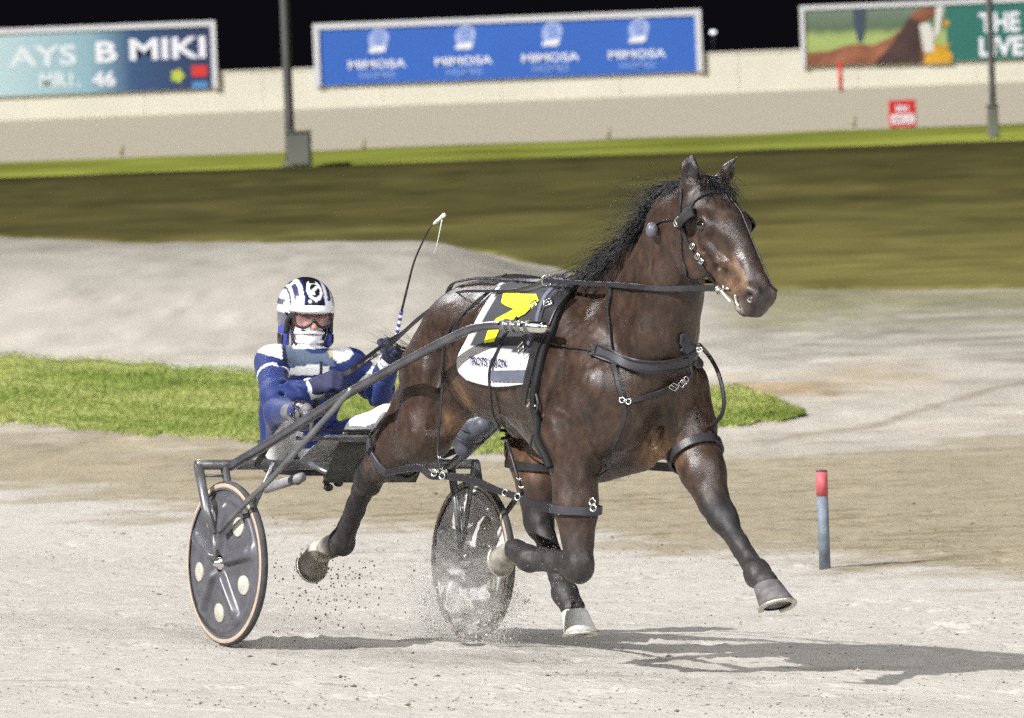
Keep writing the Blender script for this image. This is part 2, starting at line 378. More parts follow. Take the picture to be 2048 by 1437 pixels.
strip('grass_island', isl_lo, isl_hi, ZF + .014, amat('island_turf', .30, 8, (.3, 1, 1), .02), isl_col, 60)
# blades on the island
nb = 60000
U = rng.uniform(-60, 1608, nb); a = np.interp(U, *zip(*isl_hi)); c = np.interp(U, *zip(*isl_lo)); Vv = a + (c - a) * rng.uniform(-.05, 1.045, nb)
keep = rng.random(nb) < .9
U, Vv = U[keep], Vv[keep]; nb = len(U)
d = cf[None] + cr[None] * ((U - 1024) / FPX)[:, None] - cu[None] * ((Vv - 718.5) / FPX)[:, None]
B = cc + d * ((ZF + .02 - cc[2]) / d[:, 2])[:, None]
ht = rng.uniform(.008, .026, nb) * (1 + .7 * (rng.random(nb) < .05)); an = rng.uniform(0, 2 * math.pi, nb); wd = rng.uniform(.003, .006, nb); ln = rng.uniform(-.03, .03, (nb, 2))
dx = np.stack([np.cos(an) * wd, np.sin(an) * wd, 0 * an], 1); up = np.stack([ln[:, 0], ln[:, 1], ht], 1)
V = np.stack([B - dx, B + dx, B + up], 1).reshape(-1, 3); Fb = np.arange(nb * 3).reshape(-1, 3)
kk = np.sin(Vv * .22 + 2.2 * np.sin(U * .011) + rng.normal(0, .7, nb)) * .5 + np.sin(U * .006 + Vv * .07) * .5 + rng.normal(0, .35, nb)
gc = np.where((kk > .25)[:, None], np.array([[.33, .345, .12]]), np.where((kk < -.55)[:, None], np.array([[.115, .18, .026]]), np.array([[.20, .24, .055]]))) * rng.uniform(.7, 1.25, (nb, 1))
m_bl = mat('grass_blade', (.1, .2, .03), rough=.8, attr=True, spec=.2)
o = fast_mesh('grass', V, Fb, m_bl, np.repeat(gc, 3, 0), smooth=False); tag(o, kind='stuff')
# small clods and stones on the track and the tan strip
nc = 7000
px = rng.uniform(-2.6, 3.2, nc); py = 26.2 + 19 * rng.random(nc) ** 1.3; r = rng.uniform(.0018, .0042, nc) * (1 + 1.2 * (rng.random(nc) < .03))
pz = terrain(px, py) + r * .3
base = np.array([(1, 0, 0), (0, 1, 0), (-1, 0, 0), (0, -1, 0), (0, 0, 1), (0, 0, -1)], float); tri = np.array([(0, 1, 4), (1, 2, 4), (2, 3, 4), (3, 0, 4), (1, 0, 5), (2, 1, 5), (3, 2, 5), (0, 3, 5)])
V = base[None] * (r[:, None] * rng.uniform(.5, 1.5, (nc, 6)))[..., None] * np.array([1.7, 1, .7]) + np.stack([px, py, pz], 1)[:, None]
Fc = (tri[None] + (np.arange(nc) * 6)[:, None, None]).reshape(-1, 3)
cc_ = np.where(rng.random((nc, 1)) < .45, np.array([[.13, .105, .07]]), np.array([[.34, .31, .26]])) * rng.uniform(.8, 1.2, (nc, 1))
m_cl = mat('clod', (.2, .17, .12), rough=.95, attr=True, spec=.1)
o = fast_mesh('track_clods', V.reshape(-1, 3), Fc, m_cl, np.repeat(cc_, 6, 0), smooth=False); tag(o, kind='stuff')

# ================================================================ BACKGROUND THINGS
def on_plane(u, v, Yd):
    d = ray(u, v); return cc + d * (Yd / d[1])
def text_mesh(body, size, bold=0.0, spacing=1.0, align='CENTER', xs_=1.0):
    cu_ = bpy.data.curves.new('t', 'FONT'); cu_.body = body; cu_.size = size; cu_.align_x = align; cu_.align_y = 'CENTER'
    cu_.offset = bold; cu_.space_character = spacing; cu_.resolution_u = 3
    ob = bpy.data.objects.new('t', cu_); COL.objects.link(ob); dg = bpy.context.evaluated_depsgraph_get()
    me = bpy.data.meshes.new_from_object(ob.evaluated_get(dg)); V = np.array([v.co[:] for v in me.vertices]); F_ = [tuple(p.vertices) for p in me.polygons]
    bpy.data.objects.remove(ob); bpy.data.meshes.remove(me)
    V[:, 0] *= xs_; return V, F_
YW = float(flat(1024, 203, ZF)[1])                        # the wall along the far straight
m_wall = mat('wall_cream', (.68, .66, .56), rough=.85, var=.05, vscale=.6, bump=.004, bscale=3)
zt = float(on_plane(1024, 124, YW)[2])
wall = Thing('perimeter_wall', 'long low cream wall behind the far side of the track, under the advertising signs', 'wall', (0, YW, ZF), frame=False)
b = MB()
xw = np.arange(-60, 60.1, 4.0)
for i in range(len(xw) - 1):
    bb = MB(); bb.box(((xw[i] + xw[i + 1]) / 2, YW + .1, (ZF + zt) / 2), (3.992, .2, zt - ZF), bev=.01); wall.part('wall_panel', bb, m_wall, smooth=False)
bb = MB(); bb.box((0, YW + .1, zt + .03), (120, .26, .06)); wall.part('coping', bb, m_wall, smooth=False)
def quad_sign(name, label, pu, top, bot, grp):
    """billboard: left/right pixel columns, heights from the photograph"""
    yb = YW - .075
    pl = on_plane(pu[0], bot[0], yb); pr = on_plane(pu[1], bot[1], yb); tl = on_plane(pu[0], top[0], yb)
    T = Thing(name, label, 'billboard', (pl[0], yb, pl[2]), group=grp, frame=False)
    return T, pl[0], pr[0], (pl[2] + pr[2]) / 2, tl[2], yb
m_wframe = mat('sign_frame', (.62, .63, .66), rough=.6); m_post = mat('sign_post', (.2, .2, .2), rough=.6)
def panel(T, x0, x1, z0, z1, y, m, nm='panel', th=.05, parent=None):
    b = MB(); b.box(((x0 + x1) / 2, y, (z0 + z1) / 2), (x1 - x0, th, z1 - z0)); return T.part(nm, b, m, smooth=False, parent=parent)
def framebars(T, x0, x1, z0, z1, y, w=.2, sides='tlr'):
    for s_ in sides:
        c = {'t': (x0, x1, z1 - w, z1), 'l': (x0, x0 + w, z0, z1 - w - .004), 'r': (x1 - w, x1, z0, z1 - w - .004)}[s_]
        panel(T, *c, y - .045, m_wframe, 'frame_bar', .06)
def posts(T, xs_, z1, y):
    for x in xs_:
        b = MB(); b.box((x, y + .12, (ZF + z1) / 2), (.12, .10, z1 - ZF)); T.part('post', b, m_post, smooth=False)
def lettering(T, body, cx, cz, h, y, m, nm='lettering', wide=None, **k):
    V, F_ = text_mesh(body, 1.0, **k); hh = V[:, 1].max() - V[:, 1].min(); s_ = h / hh; sx = s_ if wide is None else wide / (V[:, 0].max() - V[:, 0].min())
    c0 = (V[:, 0].max() + V[:, 0].min()) / 2; c1 = (V[:, 1].max() + V[:, 1].min()) / 2
    b = MB(); b.add(np.stack([cx + (V[:, 0] - c0) * sx, np.full(len(V), y), cz + (V[:, 1] - c1) * s_], 1), F_); return T.part(nm, b, m, smooth=False)
# blue sign
T, x0, x1, z0, z1, yb = quad_sign('billboard', 'long blue billboard with four white house logos, in a pale frame', (630, 1406), (48, 22), (172, 143), 'billboards above the far wall')
m_blue = mat('sign_blue', (.030, .125, .50), rough=.7, var=.06, vscale=.3); m_lw = mat('sign_white', (.78, .80, .88), rough=.6); m_lb = mat('sign_pale_blue', (.24, .36, .72), rough=.6); m_mb = mat('sign_logo_blue', (.36, .46, .78), rough=.6)
panel(T, x0, x1, z0, z1, yb, m_blue); framebars(T, x0, x1, z0, z1, yb)
wd = x1 - x0; hg = z1 - z0
for i in range(4):
    cx = x0 + wd * (.162 + .2235 * i)
    lettering(T, 'MIMOSA', cx, z0 + hg * .315, hg * .135, yb - .032, m_lw, wide=wd * .148, bold=.025)
    lettering(T, 'HOMES', cx, z0 + hg * .14, hg * .10, yb - .032, m_lb, wide=wd * .092, bold=.015)
    # leaf-like house logo: a tilted drop over a small white roof
    b = MB(); q = np.linspace(0, 2 * math.pi, 24, endpoint=False); lx = wd * .026 * np.cos(q) * (1 + .12 * np.sin(q)); lz = hg * .185 * np.sin(q)
    b.add(np.stack([cx + lx + lz * .12 + wd * .006, np.full(24, yb - .034), z0 + hg * .70 + lz], 1), [tuple(range(24))]); lg = T.part('logo', b, m_mb, smooth=False)
    for k in range(3):
        q = np.array([[-.8 + .15 * k, .55 - .5 * k], [.55, .85 - .5 * k], [.75, .68 - .5 * k], [-.65 + .15 * k, .42 - .5 * k]])
        b = MB(); b.add([(cx + wd * .006 + a_ * wd * .022, yb - .038, z0 + hg * .70 + c_ * hg * .16) for a_, c_ in q], [(0, 1, 2, 3)]); T.part('logo_line', b, m_blue, smooth=False, parent=lg)
    b = MB(); b.add([(cx + a_ * wd, yb - .042, z0 + c_ * hg) for a_, c_ in [(-.022, .50), (.02, .50), (.027, .60), (.004, .61), (-.018, .57)]], [(0, 1, 2, 3, 4)]); T.part('logo_base', b, m_lw, smooth=False, parent=lg)
# left sign (runs out of the picture)
T, x0, x1, z0, z1, yb = quad_sign('billboard', 'pale to navy advertising billboard at the far left with large white letters', (-420, 436), (74, 55), (208, 178), 'billboards above the far wall')
def ramp(e, st):
    e[0].position = st[0][0]; e[0].color = (*st[0][1], 1); e[-1].position = st[-1][0]; e[-1].color = (*st[-1][1], 1)
    for p_, c_ in st[1:-1]: e.new(p_).color = (*c_, 1)
def grad_mat(name, stops, ax):
    m = bpy.data.materials.new(name); m.use_nodes = True; nt = m.node_tree; bs = nt.nodes['Principled BSDF']; bs.inputs['Roughness'].default_value = .5
    tc = nt.nodes.new('ShaderNodeTexCoord'); sp = nt.nodes.new('ShaderNodeSeparateXYZ'); rp = nt.nodes.new('ShaderNodeValToRGB')
    nt.links.new(tc.outputs['Generated'], sp.inputs[0]); nt.links.new(sp.outputs[ax], rp.inputs[0]); nt.links.new(rp.outputs[0], bs.inputs['Base Color'])
    ramp(rp.color_ramp.elements, stops)
    return m
m_grad = grad_mat('sign_teal_print', [(0, (.48, .62, .64)), (.48, (.46, .62, .66)), (.70, (.25, .42, .50)), (.80, (.035, .085, .20)), (1, (.02, .03, .09))], 0)
panel(T, x0, x1, z0, z1, yb, m_grad); framebars(T, x0, x1, z0, z1, yb, .18)
def at(u, v, y): p_ = on_plane(u, v, y); return p_[0], p_[2]
m_lp = mat('sign_soft_white', (.66, .74, .78), rough=.6)
for body, u, v, h, w, m in (('MIKI', 335, 97, .72, 2.55, m_lw), ('B', 213, 104, .70, .72, m_lw), ('AYS', 85, 112, .70, 2.3, m_lp), ('46', 208, 158, .52, .78, m_lw), ('MR1.', 120, 160, .50, 1.35, m_lp), ('DEL', -140, 122, .70, 2.3, m_lp)):
    if body == 'DEL': continue
    x_, z_ = at(u, v, yb); lettering(T, body, x_, z_, h, yb - .034, m, wide=w, bold=.03)
m_yel = mat('sign_lime', (.48, .55, .06), rough=.6); m_red = mat('sign_red', (.62, .035, .03), rough=.6); m_sbl = mat('sign_sky', (.08, .25, .55), rough=.6)
x_, z_ = at(355, 152, yb); b = MB(); q = np.linspace(0, 2 * math.pi, 10, endpoint=False); rr = .22 * (1 + .18 * np.cos(q * 5)); b.add(np.stack([x_ + rr * np.cos(q), np.full(10, yb - .034), z_ + rr * np.sin(q)], 1), [tuple(range(10))]); T.part('emblem', b, m_yel, smooth=False)
x_, z_ = at(399, 146, yb); panel(T, x_ - .26, x_ + .26, z_ - .12, z_ + .25, yb - .03, m_red, 'badge', .012)
x_, z_ = at(400, 166, yb); panel(T, x_ - .26, x_ + .26, z_ - .18, z_ + .04, yb - .03, m_sbl, 'badge', .012)
# right sign (horse picture and dark green part), runs out of the picture
T, x0, x1, z0, z1, yb = quad_sign('billboard', 'billboard at the far right with a brown horse picture and green lettered panel', (1603, 2440), (12, -18), (136, 100), 'billboards above the far wall')
def pic_mat():
    m = bpy.data.materials.new('sign_photo_print'); m.use_nodes = True; nt = m.node_tree; bs = nt.nodes['Principled BSDF']; bs.inputs['Roughness'].default_value = .5
    tc = nt.nodes.new('ShaderNodeTexCoord'); nz = nt.nodes.new('ShaderNodeTexNoise'); nz.inputs['Scale'].default_value = 9; sp = nt.nodes.new('ShaderNodeSeparateXYZ')
    ad = nt.nodes.new('ShaderNodeMath'); ad.operation = 'MULTIPLY_ADD'; ad.inputs[1].default_value = .22; rp = nt.nodes.new('ShaderNodeValToRGB')
    nt.links.new(tc.outputs['Generated'], nz.inputs[0]); nt.links.new(tc.outputs['Generated'], sp.inputs[0]); nt.links.new(nz.outputs[0], ad.inputs[0]); nt.links.new(sp.outputs[2], ad.inputs[2]); nt.links.new(ad.outputs[0], rp.inputs[0])
    e = rp.color_ramp.elements; st = [(.0, (.13, .05, .03)), (.30, (.32, .40, .12)), (.55, (.36, .46, .16)), (.72, (.10, .15, .09)), (1, (.16, .22, .17))]
    ramp(e, st); nt.links.new(rp.outputs[0], bs.inputs['Base Color'])
    return m
xg, _ = at(1893, 60, yb)
m_green = mat('sign_green', (.025, .15, .125), rough=.5, var=.06, vscale=.4)
panel(T, x0, xg - .003, z0, z1, yb, pic_mat(), 'picture'); panel(T, xg, x1, z0, z1, yb, m_green, 'panel'); framebars(T, x0, x1, z0, z1, yb, .15, 'tl')
m_hb = mat('print_bay', (.24, .09, .05), rough=.6, var=.5, vscale=1.2); m_hd = mat('print_dark_bay', (.055, .03, .028), rough=.6, var=.4, vscale=1.0); m_navy = mat('print_navy', (.045, .07, .11), rough=.6); m_gold = mat('print_gold', (.62, .33, .02), rough=.6, var=.2, vscale=2); m_pw = mat('print_white', (.62, .62, .58), rough=.6)
def flatpic(nm, pts, m, dy):
    b = MB(); P = [on_plane(u, v, yb - dy) for u, v in pts]; b.add(P, [tuple(range(len(P)))]); T.part(nm, b, m, smooth=False)
flatpic('print_horse', [(1614, 132), (1616, 106), (1660, 103), (1690, 92), (1720, 88), (1745, 92), (1780, 76), (1800, 62), (1815, 40), (1830, 22), (1846, 26), (1850, 126)], m_hb, .034)
flatpic('print_horse', [(1745, 130), (1775, 100), (1800, 66), (1815, 40), (1832, 22), (1842, 30), (1842, 127)], m_hd, .037)
flatpic('print_head', [(1815, 36), (1838, 18), (1868, 14), (1872, 30), (1850, 44), (1838, 42)], m_hb, .040)
flatpic('print_rider', [(1706, 18), (1732, 16), (1730, 60), (1726, 84), (1716, 84), (1708, 50)], m_navy, .038)
flatpic('print_rein', [(1838, 50), (1856, 44), (1866, 60), (1868, 104), (1848, 106)], m_pw, .041); flatpic('print_rein', [(1872, 14), (1888, 12), (1878, 70), (1868, 76)], m_pw, .042)
flatpic('print_splash', [(1848, 128), (1850, 112), (1866, 104), (1872, 84), (1880, 94), (1904, 86), (1892, 98), (1906, 110), (1902, 126)], m_gold, .043)
flatpic('print_splash', [(1886, 44), (1896, 40), (1900, 48), (1890, 54)], m_gold, .043)
for body, u, v, w in (('THE L', 2016, 44, 1.95), ('LIVE O', 2030, 92, 2.4)):
    x_, z_ = at(u, v, yb); lettering(T, body, x_, z_, .66, yb - .034, m_lw, wide=w, bold=.035)

# light poles with their box at the foot
m_pole = mat('pole_galvanised', (.115, .12, .115), rough=.55, metal=.3, var=.15, vscale=.8); m_box = mat('pole_box', (.15, .155, .13), rough=.7, var=.15, vscale=1.5); m_boxd = mat('pole_box_plain', (.15, .155, .13), rough=.7)  # second box material is the same grey without the variation
def light_pole(u, v, label, pxw, bw, bh, bu):
    p_ = flat(u, v, ZF + .07); s_ = p_[1] / FPX; r0 = pxw / 2 * s_
    T = Thing('light_pole', label, 'light pole', (p_[0], p_[1], ZF + .07), group='poles on the infield edge', frame=False)
    b = MB(); z_ = np.linspace(0, 15, 16); b.tube(np.stack([np.full(16, p_[0]), np.full(16, p_[1]), ZF + .05 + z_], 1), r0 * (1 - z_ / 15 * .35), 14); pole = T.part('pole', b, m_pole)
    b = MB(); b.tube([(p_[0] - .5, p_[1], 15.0), (p_[0] + .5, p_[1], 15.0)], .05, 8); T.part('cross_arm', b, m_pole, parent=pole)
    b = MB(); b.tube([(p_[0], p_[1], ZF + .05), (p_[0], p_[1], ZF + .12)], r0 * 1.8, 14); T.part('base_plate', b, m_pole, parent=pole)
    p2 = flat(bu, v + 2, ZF + .07); b = MB(); b.box((p2[0], p_[1] - .12, ZF + .05 + bh / 2), (bw, .42, bh), bev=.02); bx = T.part('switch_box', b, m_box, smooth=False)
    b = MB(); b.box((p2[0], p_[1] - .12, ZF + .05 + bh + .015), (bw + .05, .47, .03)); T.part('lid', b, m_box, smooth=False, parent=bx)
    b = MB(); b.box((p2[0], p_[1] - .337, ZF + .05 + bh * .5), (bw * .8, .012, bh * .86)); T.part('door', b, m_box, smooth=False, parent=bx)
light_pole(582, 331, 'grey lamp pole with a wide box at its foot, left of the blue billboard', 20, .46, .66, 597)
light_pole(1988, 276, 'dark lamp pole with a narrow box at its foot, before the green sign', 14, .20, .64, 1994)
# red and white distance sign and the red post by the wall
m_rs = mat('board_red', (.58, .02, .025), rough=.6, var=.1, vscale=2)
p_ = flat(1805, 262, ZF); s_ = p_[1] / FPX
T = Thing('distance_sign', 'small square red board with two rows of white lettering on the far track edge', 'sign', (p_[0], p_[1], ZF), frame=False)
w_ = 54 * s_; c_ = on_plane(1805, 228, p_[1]); b = MB(); b.box((c_[0], p_[1], c_[2]), (w_, .05, w_), bev=.01); T.part('board', b, m_rs, smooth=False)
lettering(T, 'SIX', c_[0], c_[2] + w_ * .20, w_ * .22, p_[1] - .03, m_lw, wide=w_ * .52, bold=.04)
b = MB(); b.box((c_[0], p_[1] - .030, c_[2] - w_ * .19), (w_ * .86, .008, w_ * .34)); T.part('plate', b, m_lw, smooth=False)
lettering(T, 'MILE', c_[0], c_[2] - w_ * .19, w_ * .20, p_[1] - .038, mat('sign_pink', (.62, .38, .42)), wide=w_ * .7, bold=.03)
for sx in (-.35, .35): b = MB(); b.box((c_[0] + w_ * sx, p_[1] + .045, (ZF + c_[2]) / 2), (.04, .04, c_[2] - ZF)); T.part('leg', b, m_post, smooth=False)
p_ = flat(1682, 184, ZF); s_ = p_[1] / FPX; zt2 = on_plane(1680, 128, p_[1])[2]
T = Thing('marker_post', 'thin tall red post standing against the cream wall below the horse sign', 'post', (p_[0], p_[1], ZF), frame=False)
b = MB(); b.tube([(p_[0], p_[1], ZF), (p_[0], p_[1], zt2)], 4.2 * s_, 10); T.part('shaft', b, m_rs); b = MB(); b.ball((p_[0], p_[1], zt2), 4.6 * s_, 10); T.part('cap', b, m_rs)
m_tan = mat('peg_tan', (.33, .29, .20), rough=.8)
for i, (u, v) in enumerate(((243, 312), (1708, 254), (1217, 277), (727, 299))):
    p_ = flat(u, v, ZF); b = MB(); b.tube([(p_[0], p_[1], ZF), (p_[0], p_[1], ZF + .24)], [.05, .04], 8); o = b.obj('track_peg', m_tan, off=(p_[0], p_[1], ZF)); o.location = (p_[0], p_[1], ZF)
    tag(o, ['short tan peg on the far track below the left billboard', 'short tan peg left of the small red board', 'short tan peg under the right end of the blue billboard', 'short tan peg under the left end of the blue billboard'][i], 'peg', 'pegs along the far track')
# distant lit lamp behind the wall
p_ = on_plane(1426, 65, YW + 130)
T = Thing('distant_lamp', 'tiny distant white lamp shining in the dark right of the blue billboard', 'lamp', (p_[0], p_[1], ZF), frame=False)
m_lamp = bpy.data.materials.new('lamp_glow'); m_lamp.use_nodes = True; bs = m_lamp.node_tree.nodes['Principled BSDF']; bs.inputs['Emission Color'].default_value = (.8, .85, 1, 1); bs.inputs['Emission Strength'].default_value = 1.2
b = MB(); b.ball(p_, (.17, .08, .09), 12); T.part('bulb', b, m_lamp); b = MB(); b.tube([(p_[0], p_[1] + .05, ZF), (p_[0], p_[1] + .05, p_[2])], .03, 8); T.part('pole', b, mat('dark_pole', (.01, .01, .012)))
# inside marker post near the horse
p_ = gnd(1650, 1139); s_ = p_[1] / FPX
T = Thing('marker_post', 'short round grey post with a red top on the inside of the near track', 'post', p_, frame=False)
H0 = 199 * s_; R0 = 11.5 * s_
m_pg = mat('post_grey', (.13, .155, .19), rough=.6, var=.35, vscale=18, bump=.002, bscale=60); m_pr = mat('post_red', (.48, .095, .105), rough=.6, var=.25, vscale=25); m_pd = mat('post_cap', (.05, .05, .06), rough=.7)
b = MB(); b.tube([p_ + (0, 0, -.04), p_ + (0, 0, H0 * .74)], R0, 20); T.part('shaft', b, m_pg)
b = MB(); b.tube([p_ + (0, 0, H0 * .742), p_ + (0, 0, H0 * .985)], R0 * 1.03, 20); T.part('red_band', b, m_pr)
b = MB(); b.tube([p_ + (0, 0, H0 * .986), p_ + (0, 0, H0)], R0 * .98, 20); T.part('cap', b, m_pd)
# ================================================================ IMPLICIT BODIES
class Field:
    """smooth union of round cones and ellipsoids on a grid, meshed by surface nets"""
    def __init__(s, lo, hi, h):
        s.lo = np.asarray(lo, float); s.h = h; s.n = np.ceil((np.asarray(hi) - s.lo) / h).astype(int) + 1
        s.D = np.full(s.n, 0.5, np.float32)
    def _win(s, a, b, m):
        i0 = np.maximum(np.floor((a - m - s.lo) / s.h).astype(int), 0); i1 = np.minimum(np.ceil((b + m - s.lo) / s.h).astype(int) + 1, s.n)
        if np.any(i1 <= i0): return None, None
        g = [s.lo[k] + s.h * np.arange(i0[k], i1[k]) for k in range(3)]
        return tuple(slice(i0[k], i1[k]) for k in range(3)), np.stack(np.meshgrid(*g, indexing='ij'), -1).astype(np.float32)
    def _blend(s, w, d, k, op):
        a = s.D[w]
        if op == 'u':
            q = np.clip(.5 + .5 * (a - d) / k, 0, 1); s.D[w] = a * (1 - q) + d * q - k * q * (1 - q)
        else:
            q = np.clip(.5 - .5 * (a + d) / k, 0, 1); s.D[w] = a * (1 - q) - d * q + k * q * (1 - q)
    def rc(s, a, b, ra, rb, k=.03, op='u', sc=None):
        """round cone; sc = (direction, factor) flattens it across that direction"""
        a = np.asarray(a, float); b = np.asarray(b, float); R = max(ra, rb) * (max(1, sc[1]) if sc else 1)
        w, P = s._win(np.minimum(a, b) - R, np.maximum(a, b) + R, k + .02)
        if w is None: return
        A = a.copy(); Bq = b.copy()
        if sc:
            n_ = np.asarray(sc[0], float); n_ /= np.linalg.norm(n_); f = 1 / sc[1] - 1
            P = P + (((P - a.astype(np.float32)) @ n_.astype(np.float32)) * f)[..., None] * n_.astype(np.float32); Bq = b + ((b - a) @ n_) * f * n_
        ba = (Bq - A).astype(np.float32); l2 = float(ba @ ba) + 1e-9; pa = P - A.astype(np.float32)
        t_ = np.clip(pa @ ba / l2, 0, 1); d = np.linalg.norm(pa - t_[..., None] * ba, axis=-1) - (ra + (rb - ra) * t_)
        if sc and sc[1] < 1: d = d * (sc[1] * .5 + .5)
        s._blend(w, d, k, op)
    def chain(s, pts, rad, k=.03, sc=None):
        for i in range(len(pts) - 1): s.rc(pts[i], pts[i + 1], rad[i], rad[i + 1], k if i else k, sc=sc)
    def el(s, c, r, k=.04, op='u', R=None):
        c = np.asarray(c, float); r = np.asarray(r, float); m = r.max()
        ext = m if R is not None else r
        w, P = s._win(c - ext, c + ext, k + .02)
        if w is None: return
        q = P - c.astype(np.float32)
        if R is not None: q = q @ np.asarray(R, np.float32)
        k0 = np.linalg.norm(q / r.astype(np.float32), axis=-1); k1 = np.linalg.norm(q / (r * r).astype(np.float32), axis=-1)
        s._blend(w, k0 * (k0 - 1) / np.maximum(k1, 1e-6), k, op)
    def mesh(s):
        D = s.D; I = D < 0; n = s.n
        c = [I[i:n[0] - 1 + i, j:n[1] - 1 + j, k:n[2] - 1 + k] for i in (0, 1) for j in (0, 1) for k in (0, 1)]
        sm = sum(x.astype(np.int8) for x in c); act = np.argwhere((sm > 0) & (sm < 8))
        idx = np.full(n - 1, -1, np.int32); idx[tuple(act.T)] = np.arange(len(act))
        acc = np.zeros((len(act), 3)); cnt = np.zeros(len(act))
        cor = [(i, j, k) for i in (0, 1) for j in (0, 1) for k in (0, 1)]
        for p in cor:
            for ax in range(3):
                if p[ax]: continue
                q = list(p); q[ax] = 1
                A = D[tuple((act + p).T)]; Bv = D[tuple((act + q).T)]; m = (A < 0) != (Bv < 0)
                f = np.where(m, A / np.where(m, A - Bv, 1), 0); v = np.tile(np.array(p, float), (len(act), 1)); v[:, ax] = f
                acc += v * m[:, None]; cnt += m
        V = s.lo + s.h * (act + acc / cnt[:, None]); Q = []
        for ax in range(3):
            b1, b2 = (ax + 1) % 3, (ax + 2) % 3
            sa = [slice(1, -1)] * 3; sb = [slice(1, -1)] * 3; sa[ax] = slice(0, -1); sb[ax] = slice(1, None)
            A = I[tuple(sa)]; Bv = I[tuple(sb)]; e = np.argwhere(A != Bv); inside = A[tuple(e.T)]
            off = np.array([1, 1, 1]); off[ax] = 0; e = e + off; d1 = np.zeros(3, int); d1[b1] = 1; d2 = np.zeros(3, int); d2[b2] = 1
            q = np.stack([idx[tuple((e - d1 - d2).T)], idx[tuple((e - d2).T)], idx[tuple(e.T)], idx[tuple((e - d1).T)]], 1)
            Q.append(np.where(inside[:, None], q, q[:, ::-1]))
        return V, np.concatenate(Q)
    def val(s, p):
        q = (np.asarray(p, float) - s.lo) / s.h; q = np.clip(q, 0, s.n - 1.001); i = q.astype(int); f = q - i; r = 0
        for a in (0, 1):
            for b_ in (0, 1):
                for c_ in (0, 1):
                    w = (f[..., 0] if a else 1 - f[..., 0]) * (f[..., 1] if b_ else 1 - f[..., 1]) * (f[..., 2] if c_ else 1 - f[..., 2])
                    r = r + w * s.D[i[..., 0] + a, i[..., 1] + b_, i[..., 2] + c_]
        return r
    def grad(s, p):
        p = np.asarray(p, float); e = s.h * 1.5
        g = np.stack([s.val(p + np.eye(3)[k] * e) - s.val(p - np.eye(3)[k] * e) for k in range(3)], -1)
        return g / (np.linalg.norm(g, axis=-1, keepdims=True) + 1e-9)
    def snap(s, p, off=0.0, it=8):
        """nearest surface point, moved out by off, and its normal"""
        p = np.asarray(p, float).copy()
        for _ in range(it): p = p - s.grad(p) * (s.val(p) - off)[..., None] * .9
        return p, s.grad(p)
def rotmat(x, y):
    x = np.asarray(x, float); x = x / np.linalg.norm(x); y = np.asarray(y, float); y = y - x * (x @ y); y /= np.linalg.norm(y)
    return np.stack([x, y, np.cross(x, y)], 1)
def relax(V, Q, it=2, lam=.5):
    a = Q; b = np.roll(Q, -1, 1); e0 = np.concatenate([a.ravel(), b.ravel()]); e1 = np.concatenate([b.ravel(), a.ravel()])
    cnt = np.bincount(e0, minlength=len(V))[:, None]
    for _ in range(it):
        S = np.stack([np.bincount(e0, V[e1, k], minlength=len(V)) for k in range(3)], 1) / np.maximum(cnt, 1); V = V + (S - V) * lam
    return V

# ================================================================ THE HORSE
hs = Field((-.25, -.48, .05), (3.42, .48, 2.16), .0085)
A_ = np.array
def both(f):
    for sg in (-1, 1): f(sg)
def Y(p, sg): return (p[0], p[1] * sg, p[2])
# trunk
hs.el((1.42, 0, 1.215), (.60, .27, .285), .05)
hs.el((1.90, 0, 1.135), (.46, .255, .37), .10)
hs.rc((1.06, 0, 1.365), (1.72, 0, 1.37), .125, .115, .08, sc=((0, 1, 0), 1.35))
hs.el((1.80, 0, 1.37), (.30, .085, .155), .10)
hs.el((1.12, 0, 1.285), (.31, .21, .205), .10)
both(lambda g: hs.el((.985, .105 * g, 1.14), (.215, .138, .275), .07))
both(lambda g: hs.el((1.10, .14 * g, 1.34), (.14, .08, .09), .06))                 # point of hip
both(lambda g: hs.el((.88, .075 * g, 1.06), (.13, .10, .25), .06))                 # buttock
hs.rc((.90, 0, 1.37), (.73, 0, 1.30), .055, .034, .05)                              # dock
# chest and shoulders
both(lambda g: hs.el((2.22, .11 * g, 1.07), (.20, .135, .24), .07))
both(lambda g: hs.el((2.36, .105 * g, 1.02), (.095, .085, .15), .04))              # pectorals
both(lambda g: hs.rc((1.86, .12 * g, 1.42), (2.30, .195 * g, 1.12), .085, .10, .08, sc=((0, 1, 0), .8)))
both(lambda g: hs.el((2.04, .195 * g, 1.08), (.18, .085, .17), .06, R=rotmat((1, 0, -.7), (0, 1, 0))))   # triceps
both(lambda g: hs.el((1.98, .185 * g, 1.30), (.11, .06, .19), .05, R=rotmat((1, 0, .9), (0, 1, 0))))
hs.rc((2.0, 0, .80), (2.30, 0, .86), .06, .07, .06)
# neck
hs.chain([(1.88, 0, 1.43), (2.12, 0, 1.525), (2.31, 0, 1.625), (2.46, 0, 1.735), (2.58, 0, 1.85)], [.09, .070, .062, .058, .058], .07)
hs.chain([(2.08, 0, 1.20), (2.33, 0, 1.42), (2.48, 0, 1.60), (2.60, 0, 1.75)], [.20, .130, .100, .090], .07)
hs.chain([(2.34, 0, 1.15), (2.46, 0, 1.33), (2.52, 0, 1.48), (2.60, 0, 1.62)], [.15, .118, .100, .08], .08)
both(lambda g: hs.rc((2.17, .10 * g, 1.30), (2.52, .055 * g, 1.72), .07, .05, .03))   # neck muscle
both(lambda g: hs.rc((2.36, .075 * g, 1.22), (2.54, .05 * g, 1.58), .045, .032, .02))  # beside the jugular groove
